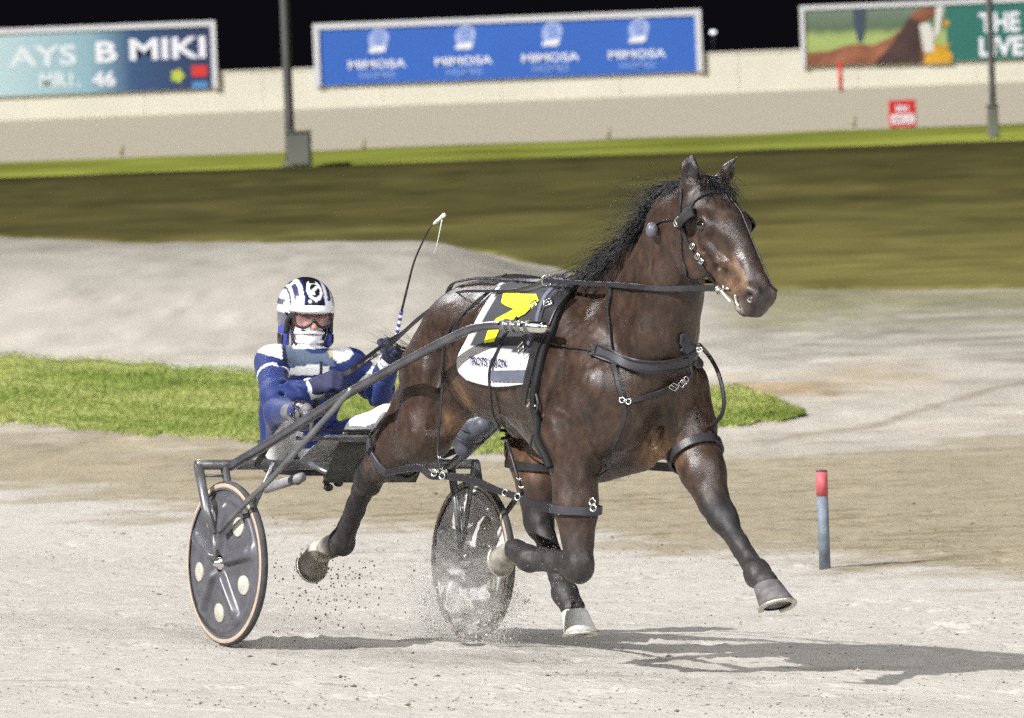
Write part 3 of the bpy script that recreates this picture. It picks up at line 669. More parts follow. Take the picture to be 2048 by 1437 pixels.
# head
HO = HP(1396, 384, 0.0)
hyaw, hpit = math.radians(12), math.radians(51.5)
hf = A_([math.cos(hpit) * math.cos(hyaw), math.cos(hpit) * math.sin(hyaw), -math.sin(hpit)]); hl = A_([-math.sin(hyaw), math.cos(hyaw), 0]); hu = np.cross(hf, hl)
HR = np.stack([hf, hl, hu], 1)
HS_ = 1.16
def HD(s_, w_, d_): return HO + hf * s_ * .97 + hl * w_ * HS_ + hu * d_ * (HS_ if d_ > 0 else 1.24)
hs.rc((2.56, 0, 1.76), HD(.06, 0, -.04), 0.1102, 0.0986, .06)
hs.el(HD(.09, 0, .005), (0.1522, 0.0951, 0.1003), .04, R=HR)
hs.el(HD(.185, 0, .030), (0.1418, 0.1079, 0.0732), .03, R=HR)
both(lambda g: hs.el(HD(.192, .080 * g, .030), (0.0504, 0.0348, 0.0425), .018, R=HR))         # orbit
both(lambda g: hs.el(HD(.205, .050 * g, -.080), (0.1239, 0.0394, 0.1156), .028, R=HR))        # cheek
hs.rc(HD(.20, 0, .018), HD(.47, 0, .022), 0.0835, 0.0534, .03, sc=(hl, .86))
hs.rc(HD(.22, 0, -.085), HD(.49, 0, -.038), 0.0557, 0.0348, .03)
both(lambda g: hs.rc(HD(.235, .078 * g, -.008), HD(.36, .050 * g, -.004), 0.0209, 0.0139, .016))  # facial crest
hs.rc(HD(.20, 0, .058), HD(.46, 0, .050), 0.0441, 0.0302, .03, sc=(hl, 1.1))                # nose bone
hs.el(HD(.505, 0, .010), (0.0735, 0.0650, 0.0637), .03, R=HR)
both(lambda g: hs.el(HD(.535, .036 * g, .026), (0.0441, 0.0302, 0.0425), .016, R=HR))         # nostril wings
hs.el(HD(.560, 0, -.010), (0.0378, 0.0534, 0.0519), .02, R=HR)
hs.el(HD(.520, 0, -.052), (0.0420, 0.0418, 0.0307), .016, R=HR)                               # chin
both(lambda g: hs.el(HD(.548, .060 * g, .028), (0.0210, 0.0255, 0.0177), .010, 's', R=HR))
both(lambda g: hs.rc(HD(.43, .058 * g, -.030), HD(.565, .034 * g, -.040), 0.0070, 0.0070, .010, 's'))  # mouth line
both(lambda g: hs.rc(HD(.27, .090 * g, .030), HD(.42, .070 * g, .022), .020, .014, .022, 's'))
both(lambda g: hs.el(HD(.194, .112 * g, .026), (0.0252, 0.0232, 0.0201), .012, 's', R=HR))    # eye socket
both(lambda g: hs.rc(HD(.27, .074 * g, -.035), HD(.38, .056 * g, -.03), 0.0116, 0.0093, .02, 's'))
# ears
def ear(base, tip, side, open_):
    base = A_(base); tip = A_(tip); m = base * .55 + tip * .45 + side * .008
    hs.rc(base, m, .032, .036, .02, sc=(open_, .7)); hs.rc(m, tip, .036, .004, .008, sc=(open_, .7))
    hs.rc(base + open_ * .028 + (tip - base) * .18, m + open_ * .030, .018, .026, .008, 's'); hs.rc(m + open_ * .030, tip + open_ * .012, .026, .003, .006, 's')
ear(HD(-.005, -.062, .035), HP(1386, 305, -.055), -hl, A_([.80, -.55, 0.])); ear(HD(.0, .062, .035), HP(1477, 312, .085), hl, A_([.85, .45, 0.]))
# legs: right fore folded, left fore reaching, right hind pushed off, left hind landing
def hoof(f, t_, r0, r1, axis, k=.01): f.rc(f_ := t_[0], t_[1], r0, r1, k)
RF = dict(el=(2.10, -.185, .93), kn=HP(1156, 1128, -.19), fe=HP(1058, 1118, -.235), pa=HP(1030, 1100, -.245))
LF = dict(el=(2.34, .17, .97), kn=HP(1444, 1032, .17), fe=HP(1514, 1146, .17), pa=HP(1532, 1166, .17))
RH = dict(st=(.955, -.200, .90), hk=HP(738, 948, -.150), fe=HP(684, 1084, -.105), pa=HP(642, 1102, -.095))
LH = dict(st=(1.28, .17, .92), hk=HP(1078, 1040, .14), fe=HP(1129, 1186, .125), pa=HP(1146, 1218, .125))
def vec(*p): return [A_(q, float) for q in p]
# right fore
e, k_, f_, p_ = vec(RF['el'], RF['kn'], RF['fe'], RF['pa'])
hs.chain([e + (.02, .03, .12), e, e * .45 + k_ * .55, k_ + (0, 0, .07)], [0.1296, 0.1144, 0.0780, 0.0624], .05)
hs.el(e * .7 + k_ * .3 + (.04, 0, 0), (0.0610, 0.0625, 0.1586), .03); hs.el(e * .72 + k_ * .28 - (.035, 0, 0), (0.0610, 0.0562, 0.1586), .025)
hs.el(k_ + (.012, 0, .0), (0.0586, 0.0587, 0.0756), .02); hs.el(k_ + (-.005, 0, -.028), (0.0549, 0.0550, 0.0488), .02)
hs.chain([k_ + (-.02, 0, -.01), k_ * .5 + f_ * .5 + (0, 0, -.004), f_], [0.0494, 0.0403, 0.0468], .02, sc=((0, 1, 0), .85)); hs.rc(k_ * .75 + f_ * .25 + (0, 0, .028), f_ + (0, 0, .02), 0.0200, 0.0213, .014)
hs.el(f_, (0.0561, 0.0525, 0.0537), .015); hs.rc(f_, p_, 0.0450, 0.0450, .02)
# left fore
e, k_, f_, p_ = vec(LF['el'], LF['kn'], LF['fe'], LF['pa']); dr = (f_ - k_) / np.linalg.norm(f_ - k_); back = np.cross(dr, (0, 1, 0)); back = back if back[0] < 0 else -back
hs.chain([e + (-.06, -.02, .12), e, e * .5 + k_ * .5, k_ - dr * .07], [0.1350, 0.1170, 0.0806, 0.0637], .05)
hs.el(e * .66 + k_ * .34 - back * .03, (0.1708, 0.0600, 0.0634), .03, R=rotmat(k_ - e, (0, 1, 0))); hs.el(e * .68 + k_ * .32 + back * .04, (0.1586, 0.0562, 0.0549), .025, R=rotmat(k_ - e, (0, 1, 0)))
hs.el(k_, (0.0915, 0.0612, 0.0610), .02, R=rotmat(dr, (0, 1, 0))); hs.el(k_ + back * .028 + dr * .0, (0.0427, 0.0312, 0.0366), .015)
hs.chain([k_ + dr * .03, k_ * .5 + f_ * .5, f_], [0.0494, 0.0390, 0.0442], .02, sc=((0, 1, 0), .85)); hs.rc(k_ + dr * .07 + back * .030, f_ + back * .022, 0.0200, 0.0225, .012)
hs.el(f_, (0.0561, 0.0513, 0.0537), .015); hs.el(f_ + back * .032, (0.0366, 0.0325, 0.0317), .014); hs.rc(f_, p_, 0.0450, 0.0475, .02)
# right hind
s_, k_, f_, p_ = vec(RH['st'], RH['hk'], RH['fe'], RH['pa'])
hs.chain([(.96, -.155, 1.12), s_, s_ * .5 + k_ * .5, k_], [0.1750, 0.1120, 0.0880, 0.0620], .06, sc=((0, 1, 0), .82))
hs.chain([(.80, -.12, 1.02), (.70, -.165, .87), k_ + (.03, 0, .03)], [0.1188, 0.0975, 0.0390], .05)
hs.rc(k_ + (-.035, 0, .03), k_ + (.10, 0, .10), 0.0325, 0.0300, .025); hs.el(k_ + (.0, 0, -.02), (0.0671, 0.0550, 0.0756), .02)
hs.chain([k_, k_ * .5 + f_ * .5, f_], [0.0559, 0.0442, 0.0494], .02, sc=((0, 1, 0), .85)); hs.rc(k_ * .8 + f_ * .2 + (-.035, 0, -.01), f_ + (-.028, 0, .0), 0.0213, 0.0225, .014)
hs.el(f_, (0.0573, 0.0537, 0.0586), .015); hs.rc(f_, p_, 0.0475, 0.0500, .02)
# left hind
s_, k_, f_, p_ = vec(LH['st'], LH['hk'], LH['fe'], LH['pa'])
hs.chain([(1.16, .13, 1.08), s_, s_ * .45 + k_ * .55, k_], [0.1836, 0.1242, 0.0884, 0.0650], .06, sc=((0, 1, 0), .82))
hs.chain([(1.12, .13, 1.0), (1.19, .15, .84), k_ + (-.05, 0, .03)], [0.1300, 0.0910, 0.0338], .05)
hs.rc(k_ + (-.055, 0, .03), k_ + (-.02, 0, .13), 0.0300, 0.0300, .02); hs.el(k_, (0.0634, 0.0562, 0.0854), .02)
hs.chain([k_, k_ * .5 + f_ * .5, f_], [0.0559, 0.0442, 0.0494], .02, sc=((0, 1, 0), .85)); hs.rc(k_ * .8 + f_ * .2 + (-.034, 0, .0), f_ + (-.028, 0, .01), 0.0200, 0.0225, .014)
hs.el(f_, (0.0573, 0.0525, 0.0561), .015); hs.el(f_ + (-.03, 0, -.005), (0.0366, 0.0325, 0.0317), .014); hs.rc(f_, p_, 0.0462, 0.0500, .02)
# flank folds, groin and muscle lines
both(lambda g: hs.rc((1.13, .235 * g, 1.20), (1.10, .225 * g, .93), .035, .022, .05, 's'))
both(lambda g: hs.rc((1.22, .20 * g, 1.14), (1.12, .18 * g, 1.06), .035, .03, .06))
both(lambda g: hs.rc((2.17, .27 * g, 1.25), (2.02, .265 * g, .97), .014, .012, .045, 's'))
hs.el((2.34, .09, 1.14), (.10, .10, .12), .06); hs.rc((2.50, 0, 1.12), (2.46, 0, .92), .012, .016, .035, 's')
hs.el((1.40, 0, .925), (.12, .05, .035), .04)
for (k_, f_, bk_) in ((A_(LF['kn']), A_(LF['fe']), A_([-.82, 0, -.55])), (A_(RH['hk']), A_(RH['fe']), A_([-.85, 0, .35])), (A_(LH['hk']), A_(LH['fe']), A_([-.9, 0, -.3])), (A_(RF['kn']), A_(RF['fe']), A_([0, 0, 1.]))):
    d_ = (f_ - k_) / np.linalg.norm(f_ - k_); bk_ = bk_ - d_ * (bk_ @ d_); bk_ /= np.linalg.norm(bk_)
    for sg in (-1, 1): hs.rc(k_ + d_ * .085 + bk_ * .018 + (0, .044 * sg, 0), f_ - d_ * .055 + bk_ * .016 + (0, .043 * sg, 0), .013, .012, .009, 's')
    for q_ in (-.028, .006, .036): hs.el(k_ + d_ * q_ - bk_ * .034 + (0, -.012, 0), (.022, .026, .014), .010, R=rotmat(-bk_, (0, 1, 0)))
    hs.el(f_ + bk_ * .040 + d_ * .012, (.022, .020, .018), .012)
hs.rc((1.24, -.01, .915), (.74, .0, .90), .095, .115, .035, 's'); hs.rc((1.0, .12, .885), (.74, .12, .885), .075, .095, .03, 's')                     # daylight between the thighs
for a_, b_, r_, k_ in (((2.12, -.13, 1.28), (2.50, -.075, 1.60), .013, .018), ((2.20, -.20, 1.02), (2.06, -.245, .93), .015, .018), ((2.31, -.215, 1.16), (2.36, -.15, .95), .015, .020), ((1.98, -.255, 1.36), (1.92, -.265, 1.16), .013, .024),
        ((2.13, -.255, .86), (2.15, -.235, .52), .008, .014), ((2.06, -.245, .84), (2.10, -.225, .54), .007, .013), ((2.42, .06, 1.02), (2.36, .02, .90), .010, .02)):
    hs.rc(a_, b_, r_, r_ * .7, k_, 's')
for i in range(6):
    x_ = 1.34 + i * .085; hs.rc((x_ + .03, -.268 + abs(i - 3) * .004, 1.22), (x_ - .05, -.250 + abs(i - 3) * .004, 1.0), .006, .005, .022, 's')
vr = np.random.default_rng(8)                                                       # veins on shoulder, belly, face and legs
for pts_ in ([(2.25, -.235, .98), (2.12, -.275, 1.02), (1.98, -.28, .97), (1.75, -.265, .95), (1.5, -.235, .96)], [(2.18, -.23, .80), (2.13, -.255, .70), (2.16, -.245, .58)], [(.90, -.27, .98), (.82, -.285, .90), (.70, -.25, .82)],
        [HD(.24, -.085, -.05), HD(.31, -.074, -.03), HD(.37, -.066, .012), HD(.42, -.055, .03)], [HD(.33, -.07, -.01), HD(.38, -.062, -.04)]):
    P_ = spline(A_(pts_), 14); P_ = hs.snap(P_ + vr.normal(0, .006, P_.shape), -.002)[0]; hs.chain(P_, [.0055] * 14, .008)
HV, HQ = hs.mesh(); HV = relax(HV, HQ, 1, .45)
def noise3(P, cell, seed):
    G_ = np.random.default_rng(seed).standard_normal((48, 48, 48)); q = P / cell; i = np.floor(q).astype(int); f = q - i; f = f * f * (3 - 2 * f); r_ = 0
    for a in (0, 1):
        for b_ in (0, 1):
            for c_ in (0, 1):
                w = (f[:, 0] if a else 1 - f[:, 0]) * (f[:, 1] if b_ else 1 - f[:, 1]) * (f[:, 2] if c_ else 1 - f[:, 2]); r_ = r_ + w * G_[(i[:, 0] + a) % 48, (i[:, 1] + b_) % 48, (i[:, 2] + c_) % 48]
    return r_
nrm_ = hs.grad(HV); HV = HV + nrm_ * (.0011 * noise3(HV * (1, 1, .55), .030, 1) + .0007 * noise3(HV * (1, 1, .5), .014, 2))[:, None]
BV = BVHTree.FromPolygons([Vector(v) for v in HV], HQ.tolist())
def RC(u, v, off=0.0, y=None):
    """travel-frame point and normal of the horse's skin seen at that place of the photograph"""
    d = FR.T @ ray(u, v); o_ = toH(cc); h = BV.ray_cast(Vector(o_), Vector(d).normalized())
    if h[0] is None:
        p = HP(u, v, y or 0.0); return p, hs.grad(p)
    p = A_(h[0]); n_ = hs.grad(p); return p + n_ * off, n_

# coat colour by anatomy: dark bay, black points, tan muzzle, flank and elbows
def segd(P, a, b):
    a = A_(a, float); ba = A_(b, float) - a; q = np.clip((P - a) @ ba / (ba @ ba), 0, 1); return np.linalg.norm(P - a - q[:, None] * ba, axis=1), q
def blob(P, c, r): return np.exp(-(np.linalg.norm((P - A_(c)) / A_(r), axis=1)) ** 2)
HVn = hs.grad(HV)
base = np.tile(A_([.0345, .0180, .0112]), (len(HV), 1)); black = A_([.0105, .0090, .0095]); tan = A_([.17, .093, .045]); tan2 = A_([.11, .064, .036])
def mixc(w, c):
    global base
    w = np.clip(w, 0, 1)[:, None]; base = base * (1 - w) + c * w
mixc(.55 * sst(1.30, 1.5, HV[:, 2]) * (HV[:, 0] < 1.9), A_([.024, .016, .0135]))
for L, a_, b_ in ((RF, 'kn', 'fe'), (LF, 'kn', 'fe'), (RH, 'hk', 'fe'), (LH, 'hk', 'fe')):
    d1, _ = segd(HV, L[a_], L[b_]); d2, _ = segd(HV, L[b_], L['pa']); mixc(1 - sst(.055, .13, np.minimum(d1, d2)), black)
mixc(1.15 * blob(HV, RC(932, 805)[0], (.05, .06, .06)), tan); mixc(1.0 * blob(HV, RC(918, 848)[0], (.04, .06, .06)), tan); mixc(.5 * blob(HV, RC(912, 770)[0], (.05, .06, .06)), tan2); mixc(blob(HV, (1.02, .16, .93), (.14, .10, .14)), tan)
mixc(1.1 * blob(HV, A_(LH['st']) * .6 + A_(LH['hk']) * .4 + (0, -.02, .02), (.10, .08, .09)), tan)
mixc(1.3 * blob(HV, HP(1345, 912, .10), (.07, .09, .08)), tan * 1.3); mixc(1.15 * blob(HV, HP(1362, 935, .14), (.05, .07, .06)), tan2); mixc(.5 * blob(HV, HP(1215, 965, -.06), (.05, .06, .05)), tan2)
hdl = (HV - HO) @ HR
hm = np.exp(-((hdl[:, 0] - .42) / .075) ** 2) * np.clip(np.abs(hdl[:, 1]) / .05, .15, 1.3) * (hdl[:, 0] > .2) * (hdl[:, 2] < .055) * (hdl[:, 0] < .62)
inhead = (hdl[:, 0] > .12) & (np.abs(hdl[:, 1]) < .2) & (np.abs(hdl[:, 2]) < .25) & (HV[:, 2] > 1.2) & (HV[:, 0] > 2.4)
mixc(.95 * hm * inhead, tan2 * 1.5)
mixc(.6 * sst(.47, .53, hdl[:, 0]) * inhead, A_([.060, .050, .048])); mixc(.6 * inhead * np.exp(-((hdl[:, 2] + .075) / .05) ** 2) * (hdl[:, 0] < .4), A_([.055, .028, .014]))
mixc(1.3 * blob(HV, HD(.53, -.045, -.045), (.03, .03, .02)), A_([.30, .25, .22]))
mixc(1.2 * blob(HV, HD(.553, -.055, .028), (.022, .022, .018)), A_([.035, .017, .018])); mixc(.9 * blob(HV, HD(.12, 0, .085), (.012, .012, .02)), A_([.55, .55, .55]))
earw = np.maximum(blob(HV, HP(1386, 318, -.055), (.05, .05, .09)), blob(HV, HP(1472, 326, .085), (.05, .05, .09))); mixc(1.2 * earw, black)
mixc(.6 * inhead * np.exp(-((np.abs(hdl[:, 1])) / .035) ** 2) * (hdl[:, 2] > .04) * (hdl[:, 0] < .40), black)
mixc(1.6 * blob(HV, A_(RH['pa']) + (.02, 0, 0), (.075, .09, .075)) , A_([.62, .56, .47]))
mixc(1.3 * blob(HV, HP(1389, 1000, .14), (.016, .02, .022)), A_([.45, .38, .27]))
base = base * (1 + .22 * noise3(HV * (1, 1, .4), .02, 5) + .16 * noise3(HV, .11, 6))[:, None].clip(.4, 1.8)
dust = np.clip(1.2 - HV[:, 2] / .5, 0, .35) * (np.random.default_rng(3).random(len(HV)) * .8 + .2); mixc(dust * .5, A_([.12, .11, .10]))
m_coat = mat('horse_coat', (.04, .02, .01), rough=.40, attr=True, rattr=True, var=.45, vscale=60, bump=.0014, bscale=330, spec=.55, stretch=(.40, 1, .40), sheen=.04)
m_black = mat('black_leather', (.016, .016, .018), rough=.45, var=.3, vscale=40, bump=.001, bscale=200)
m_hair = mat('black_hair', (.008, .0075, .009), rough=.5, spec=.35)
m_eye = mat('horse_eye', (.012, .007, .005), rough=.05, spec=.9, coat=1.0)
m_hoof = mat('hoof_horn', (.27, .25, .215), rough=.75, var=.35, vscale=30, bump=.003, bscale=70)
m_hoofd = mat('hoof_dark', (.115, .108, .112), rough=.65, var=.45, vscale=26, bump=.003, bscale=70)
m_hoofw = mat('hoof_dusty', (.50, .49, .47), rough=.85, var=.15, vscale=40, bump=.002, bscale=80)
m_shoe = mat('horseshoe_metal', (.52, .49, .42), rough=.45, metal=.7)
horse = Thing('racehorse', 'dark bay racehorse pacing with all four feet off the sand, in black harness', 'horse', (1.5, 0, 0))
mb = MB(); mb.v = [HV]; mb.n = len(HV); mb.f = []
body = fast_mesh('body', HV - horse.base, HQ, m_coat, base); body.parent = horse.e
rgh = np.clip(.40 + .17 * (1 - sst(.62, .88, HV[:, 2])) + .05 * noise3(HV, .06, 9), .32, .65)
ca_ = body.data.color_attributes['coat']; arr_ = np.ones((len(HV), 4), np.float32); arr_[:, :3] = base; arr_[:, 3] = rgh; ca_.data.foreach_set('color', arr_.ravel())
# eyes
for g_ in (-1, 1):
    b = MB(); b.ball(HD(.194, .094 * g_, .026), .0215, 18); ey = horse.part('eye', b, m_eye)
    b = MB(); c_ = HD(.194, .1015 * g_, .026); q = np.linspace(0, 2 * math.pi, 25)[:-1]
    b.tube([c_ + hf * (.022 * math.cos(a_)) + hu * (.0145 * math.sin(a_)) - hl * g_ * (.004 * abs(math.cos(a_))) for a_ in q], .0034, 6, closed=True); horse.part('eyelid', b, m_hair, parent=ey)
# hooves: a sloped horn cone with a metal shoe
def hoof_part(ctr, top, toe, mh, w=.058, hgt=.085):
    """ctr: coronet centre, top: direction from sole to coronet, toe: direction of the toe"""
    ctr = A_(ctr, float); up_ = A_(top, float); up_ /= np.linalg.norm(up_); fw = A_(toe, float); fw = fw - up_ * (fw @ up_); fw /= np.linalg.norm(fw); sd_ = np.cross(up_, fw)
    b = MB(); V = []; seg = 22; lv = [(0.008, .90, 0), (0, 1.0, 0), (-.35, 1.10, .012), (-.7, 1.2, .026), (-1, 1.30, .038), (-1.0, 1.12, .036)]
    for h_, sc_, sh in lv:
        for k in range(seg):
            a_ = 2 * math.pi * k / seg; r_ = w * .74 * sc_; ex = math.cos(a_); ey_ = math.sin(a_); flat_ = 1 if ex > -.55 else .86
            V.append(ctr + up_ * (hgt * (h_ if h_ <= 0 else .1)) + fw * (r_ * 1.06 * ex * flat_ + sh) + sd_ * (r_ * ey_) + up_ * (-.012 * (ex < -.2) * (h_ > -1) * 0))
    F_ = [(i * seg + k, i * seg + (k + 1) % seg, (i + 1) * seg + (k + 1) % seg, (i + 1) * seg + k) for i in range(len(lv) - 1) for k in range(seg)]
    b.add(V, F_); c_ = V[-seg:]; b.add([q - up_ * -.006 for q in c_], [tuple(range(seg))[::-1]]); b.add(V[:seg], [tuple(range(seg))]); hp_ = horse.part('hoof', b, mh)
    b = MB(); pts = [ctr - up_ * (hgt + .004) + fw * (w * .74 * 1.26 * 1.03 * math.cos(a_) + .036) + sd_ * (w * .74 * 1.26 * .96 * math.sin(a_)) for a_ in np.linspace(-2.45, 2.45, 22)]
    b.ribbon(pts, np.tile(up_, (22, 1)), .020, .010); horse.part('horseshoe', b, m_shoe, parent=hp_)
f_, p_ = vec(LF['fe'], LF['pa']); hoof_part(p_ + (.012, 0, -.012), (-.45, 0, 1.), (1, 0, .35), m_hoofd, .072, .092)
f_, p_ = vec(LH['fe'], LH['pa']); hoof_part(p_ + (.012, 0, -.012), (-.18, 0, 1.), (1, 0, 0), m_hoofw, .070, .090)
f_, p_ = vec(RF['fe'], RF['pa']); hoof_part(p_ + (-.02, -.002, .0), (1.0, .05, .12), (.1, 0, -1.), m_hoof, .060, .080)
f_, p_ = vec(RH['fe'], RH['pa']); hoof_part(p_ + (-.012, 0, -.004), (1., -.1, .30), (.1, 0, -1.), m_hoof, .068, .092)

# hair: tapered three-sided strands
def strands(name, roots, dirs, ln, r0, m, sag, wave, seed, parent_thing, seg=6, flow=None):
    r = np.random.default_rng(seed); n_ = len(roots); P = np.asarray(roots, float).copy(); D_ = np.asarray(dirs, float).copy(); V = []; L = np.asarray(ln) / seg
    ph = r.uniform(0, 6.28, (n_, 3)); fq = r.uniform(1.2, 2.6, (n_, 1))
    for i in range(seg + 1):
        s_ = i / seg; rad = r0 * (1 - s_ * .85)
        dn = D_ / (np.linalg.norm(D_, axis=1, keepdims=True) + 1e-9)
        e1 = np.cross(dn, A_([.3, .2, .93])); e1 /= np.linalg.norm(e1, axis=1, keepdims=True) + 1e-9; e2 = np.cross(dn, e1)
        for k in range(3):
            a_ = 2.094 * k; V.append(P + (e1 * math.cos(a_) + e2 * math.sin(a_)) * np.asarray(rad).reshape(-1, 1))
        D_ = dn + A_([0, 0, -1]) * sag + wave * np.sin(ph + fq * i) * .5 + (0 if flow is None else A_(flow)); P = P + D_ / np.linalg.norm(D_, axis=1, keepdims=True) * L[:, None]
    V = np.stack(V, 1).reshape(-1, 3); m_ = 3 * (seg + 1); F_ = []
    o_ = (np.arange(n_) * m_)[:, None]
    q = np.array([(i * 3 + k, i * 3 + (k + 1) % 3, i * 3 + 3 + (k + 1) % 3, i * 3 + 3 + k) for i in range(seg) for k in range(3)])
    F_ = (q[None] + o_[:, :, None]).reshape(-1, 4)
    ob = fast_mesh(name, V - parent_thing.base, F_, m); ob.parent = parent_thing.e; return ob
crest = spline([(1.90, -.01, 1.53), (2.13, 0, 1.59), (2.31, 0, 1.69), (2.46, 0, 1.80), (2.60, 0, 1.905), HD(.0, 0, .05)], 200)
nm = 2600; ci = rng.integers(0, 200, nm); s01 = ci / 199
rt, rn_ = hs.snap(crest[ci] + rng.normal(0, .010, (nm, 3)) * (1, 1.0, .4), -.004)
clump = np.random.default_rng(2).normal(0, 1, (70, 3))[np.clip((s01 * 69 + rng.normal(0, .5, nm)).astype(int), 0, 69)]
dr_ = A_([-.85, -.60, .0]) + clump * A_([.26, .40, .30]) + rng.normal(0, .11, (nm, 3))
strands('mane', rt, dr_, rng.uniform(.08, .20, nm) * (.55 + .6 * np.sin(np.clip(s01, .02, 1) * 3.0)) * (1 + .7 * (s01 < .45) * rng.random(nm)), .0022, m_hair, .32, .38, 4, horse, flow=(-.06, -.08, 0))
nw_ = 170; ci = rng.integers(0, 150, nw_); rt, _ = hs.snap(crest[ci] + rng.normal(0, .010, (nw_, 3)), -.004)
strands('mane', rt, A_([-1.0, -.35, .25]) + rng.normal(0, .35, (nw_, 3)), rng.uniform(.18, .34, nw_), .0017, m_hair, .14, .55, 14, horse, seg=8)
nf = 420; rt = HD(.02, 0, .07) + rng.normal(0, .022, (nf, 3)); rt, _ = hs.snap(rt, -.003)
strands('forelock', rt, hf * .5 + hu * .5 + hl * A_(rng.normal(0, .35, (nf, 1))) + rng.normal(0, .2, (nf, 3)), rng.uniform(.06, .13, nf), .002, m_hair, .25, .3, 5, horse, seg=5)
nt_ = 700; rt = A_([.75, 0, 1.29]) + rng.normal(0, .022, (nt_, 3))
strands('tail', rt, A_([-.12, .10, -.9]) + rng.normal(0, .07, (nt_, 3)), rng.uniform(.25, .42, nt_), .0024, m_hair, .35, .22, 6, horse, seg=8)
nt_ = 60; rt = A_([.82, -.13, 1.20]) + rng.normal(0, .012, (nt_, 3))
strands('tail', rt, A_([-.45, -.75, .15]) + rng.normal(0, .25, (nt_, 3)), rng.uniform(.12, .26, nt_), .0018, m_hair, -.02, .35, 7, horse, seg=6)
# ================================================================ TACK
m_strap = mat('harness_strap', (.022, .021, .024), rough=.42, var=.25, vscale=30, bump=.0008, bscale=220)
m_strapg = mat('webbing_grey', (.040, .040, .050), rough=.5, var=.15, vscale=60)
m_bluegrey = mat('webbing_blue_grey', (.11, .12, .17), rough=.7, var=.15, vscale=60)
m_chrome = mat('bright_metal', (.72, .71, .69), rough=.22, metal=1.0)
m_white = mat('white_cord', (.72, .71, .68), rough=.7)
m_pad = mat('black_padding', (.007, .007, .008), rough=.75, bump=.003, bscale=60)
def surf(pts, n, off, closed=False):
    """points (u, v) seen on the skin, or (x, y, z) near it, joined by a smooth line on the skin"""
    P = np.array([RC(*q)[0] if len(q) == 2 else q for q in pts], float)
    S = spline(P, n, closed); return hs.snap(S, off)
def strap(T, name, pts, w, off=.006, th=.006, m=None, n=None, closed=False, parent=None):
    n = n or 18 * len(pts); P, N_ = surf(pts, n, off, closed)
    for _ in range(5): P[1:-1] = (P[:-2] + 2 * P[1:-1] + P[2:]) / 4
    b = MB(); b.ribbon(P, N_, w, th, closed=closed); return T.part(name, b, m or m_strap, parent=parent, smooth=False)
def cord(T, name, pts, r, off=.006, m=None, n=None, parent=None, onskin=True):
    n = n or 8 * len(pts)
    P = surf(pts, n, off)[0] if onskin else spline(np.array(pts, float), n)
    b = MB(); b.tube(P, r, 7); return T.part(name, b, m or m_strap, parent=parent)
def buckle(T, u, v, size, ang=0.0, off=.013, parent=None, m=None, asp=1.3):
    p, n_ = RC(u, v, off); view = toH(cc) - p; a1 = np.cross(n_, A_([0, 0, 1.])); a1 /= np.linalg.norm(a1) + 1e-9; a2 = np.cross(n_, a1)
    if a1 @ (FR.T @ cr) < 0: a1, a2 = -a1, -a2
    c_, s_ = math.cos(ang), math.sin(ang); x_ = a1 * c_ + a2 * s_; y_ = a2 * c_ - a1 * s_; h = size / 2
    b = MB(); b.tube([p + x_ * h * asp * i + y_ * h * j for i, j in ((-1, -.8), (-.8, -1), (.8, -1), (1, -.8), (1, .8), (.8, 1), (-.8, 1), (-1, .8))], .0028, 6, closed=True)
    b.tube([p - x_ * h * asp, p + x_ * h * asp * 1.1], .002, 5); return T.part('buckle', b, m or m_chrome, parent=parent)
def ring_at(T, p, ax, R_, r, m=None, nm='ring', parent=None):
    ax = A_(ax, float); ax /= np.linalg.norm(ax); e1 = np.cross(ax, (.1, .2, .97)); e1 /= np.linalg.norm(e1); e2 = np.cross(ax, e1)
    b = MB(); b.tube([p + R_ * (math.cos(a_) * e1 + math.sin(a_) * e2) for a_ in np.linspace(0, 2 * math.pi, 20)[:-1]], r, 7, closed=True); return T.part(nm, b, m or m_chrome, parent=parent)
def skin(p, off=0.004):
    q, n_ = hs.snap(A_([p], float), off); return q[0], n_[0]
def band_round(c, d, n=84, off=.008):
    """closed line round a limb at c, in the plane across d"""
    c = A_(c, float); d = A_(d, float); d /= np.linalg.norm(d); e1 = np.cross(d, (0, 1, 0)); e1 /= np.linalg.norm(e1); e2 = np.cross(d, e1); P = []; N_ = []
    for a_ in np.linspace(0, 2 * math.pi, n + 1)[:-1]:
        r_ = e1 * math.cos(a_) + e2 * math.sin(a_); t_ = 0.0
        while t_ < .14 and hs.val(A_([c + r_ * t_]))[0] < 0: t_ += .004
        P.append(c + r_ * (t_ + off)); N_.append(r_)
    P = A_(P)
    for _ in range(3): P = (np.roll(P, 1, 0) + 2 * P + np.roll(P, -1, 0)) / 4
    return P, A_(N_)
# ---- bridle
T = Thing('bridle', 'black racing bridle with dark eye cups and metal bit on the horse head', 'bridle', HO)
strap(T, 'cheek_strap', [(1388, 405), (1376, 425), (1364, 440), (1370, 468), (1385, 505), (1405, 535), (1424, 556), (1437, 572)], .016)
strap(T, 'browband', [(1362, 442), (1378, 415), (1402, 394), (1425, 386), (1446, 386)], .012)
strap(T, 'crown_strap', [(1362, 440), (1361, 415), (1364, 392), tuple(HD(-.065, -.045, .035)), tuple(HD(-.065, .03, .05))], .014)
strap(T, 'throat_strap', [(1363, 442), (1364, 480), (1367, 520), (1374, 548), (1388, 566), (1402, 572)], .010)
cord(T, 'overcheck', [tuple(HD(-.01, .012, .08)), tuple(HD(.08, .014, .10)), tuple(HD(.2, .016, .105)), tuple(HD(.34, .018, .09)), tuple(HD(.45, .022, .08)), tuple(HD(.53, .03, .07)), tuple(HD(.56, .05, .0))], .0035)
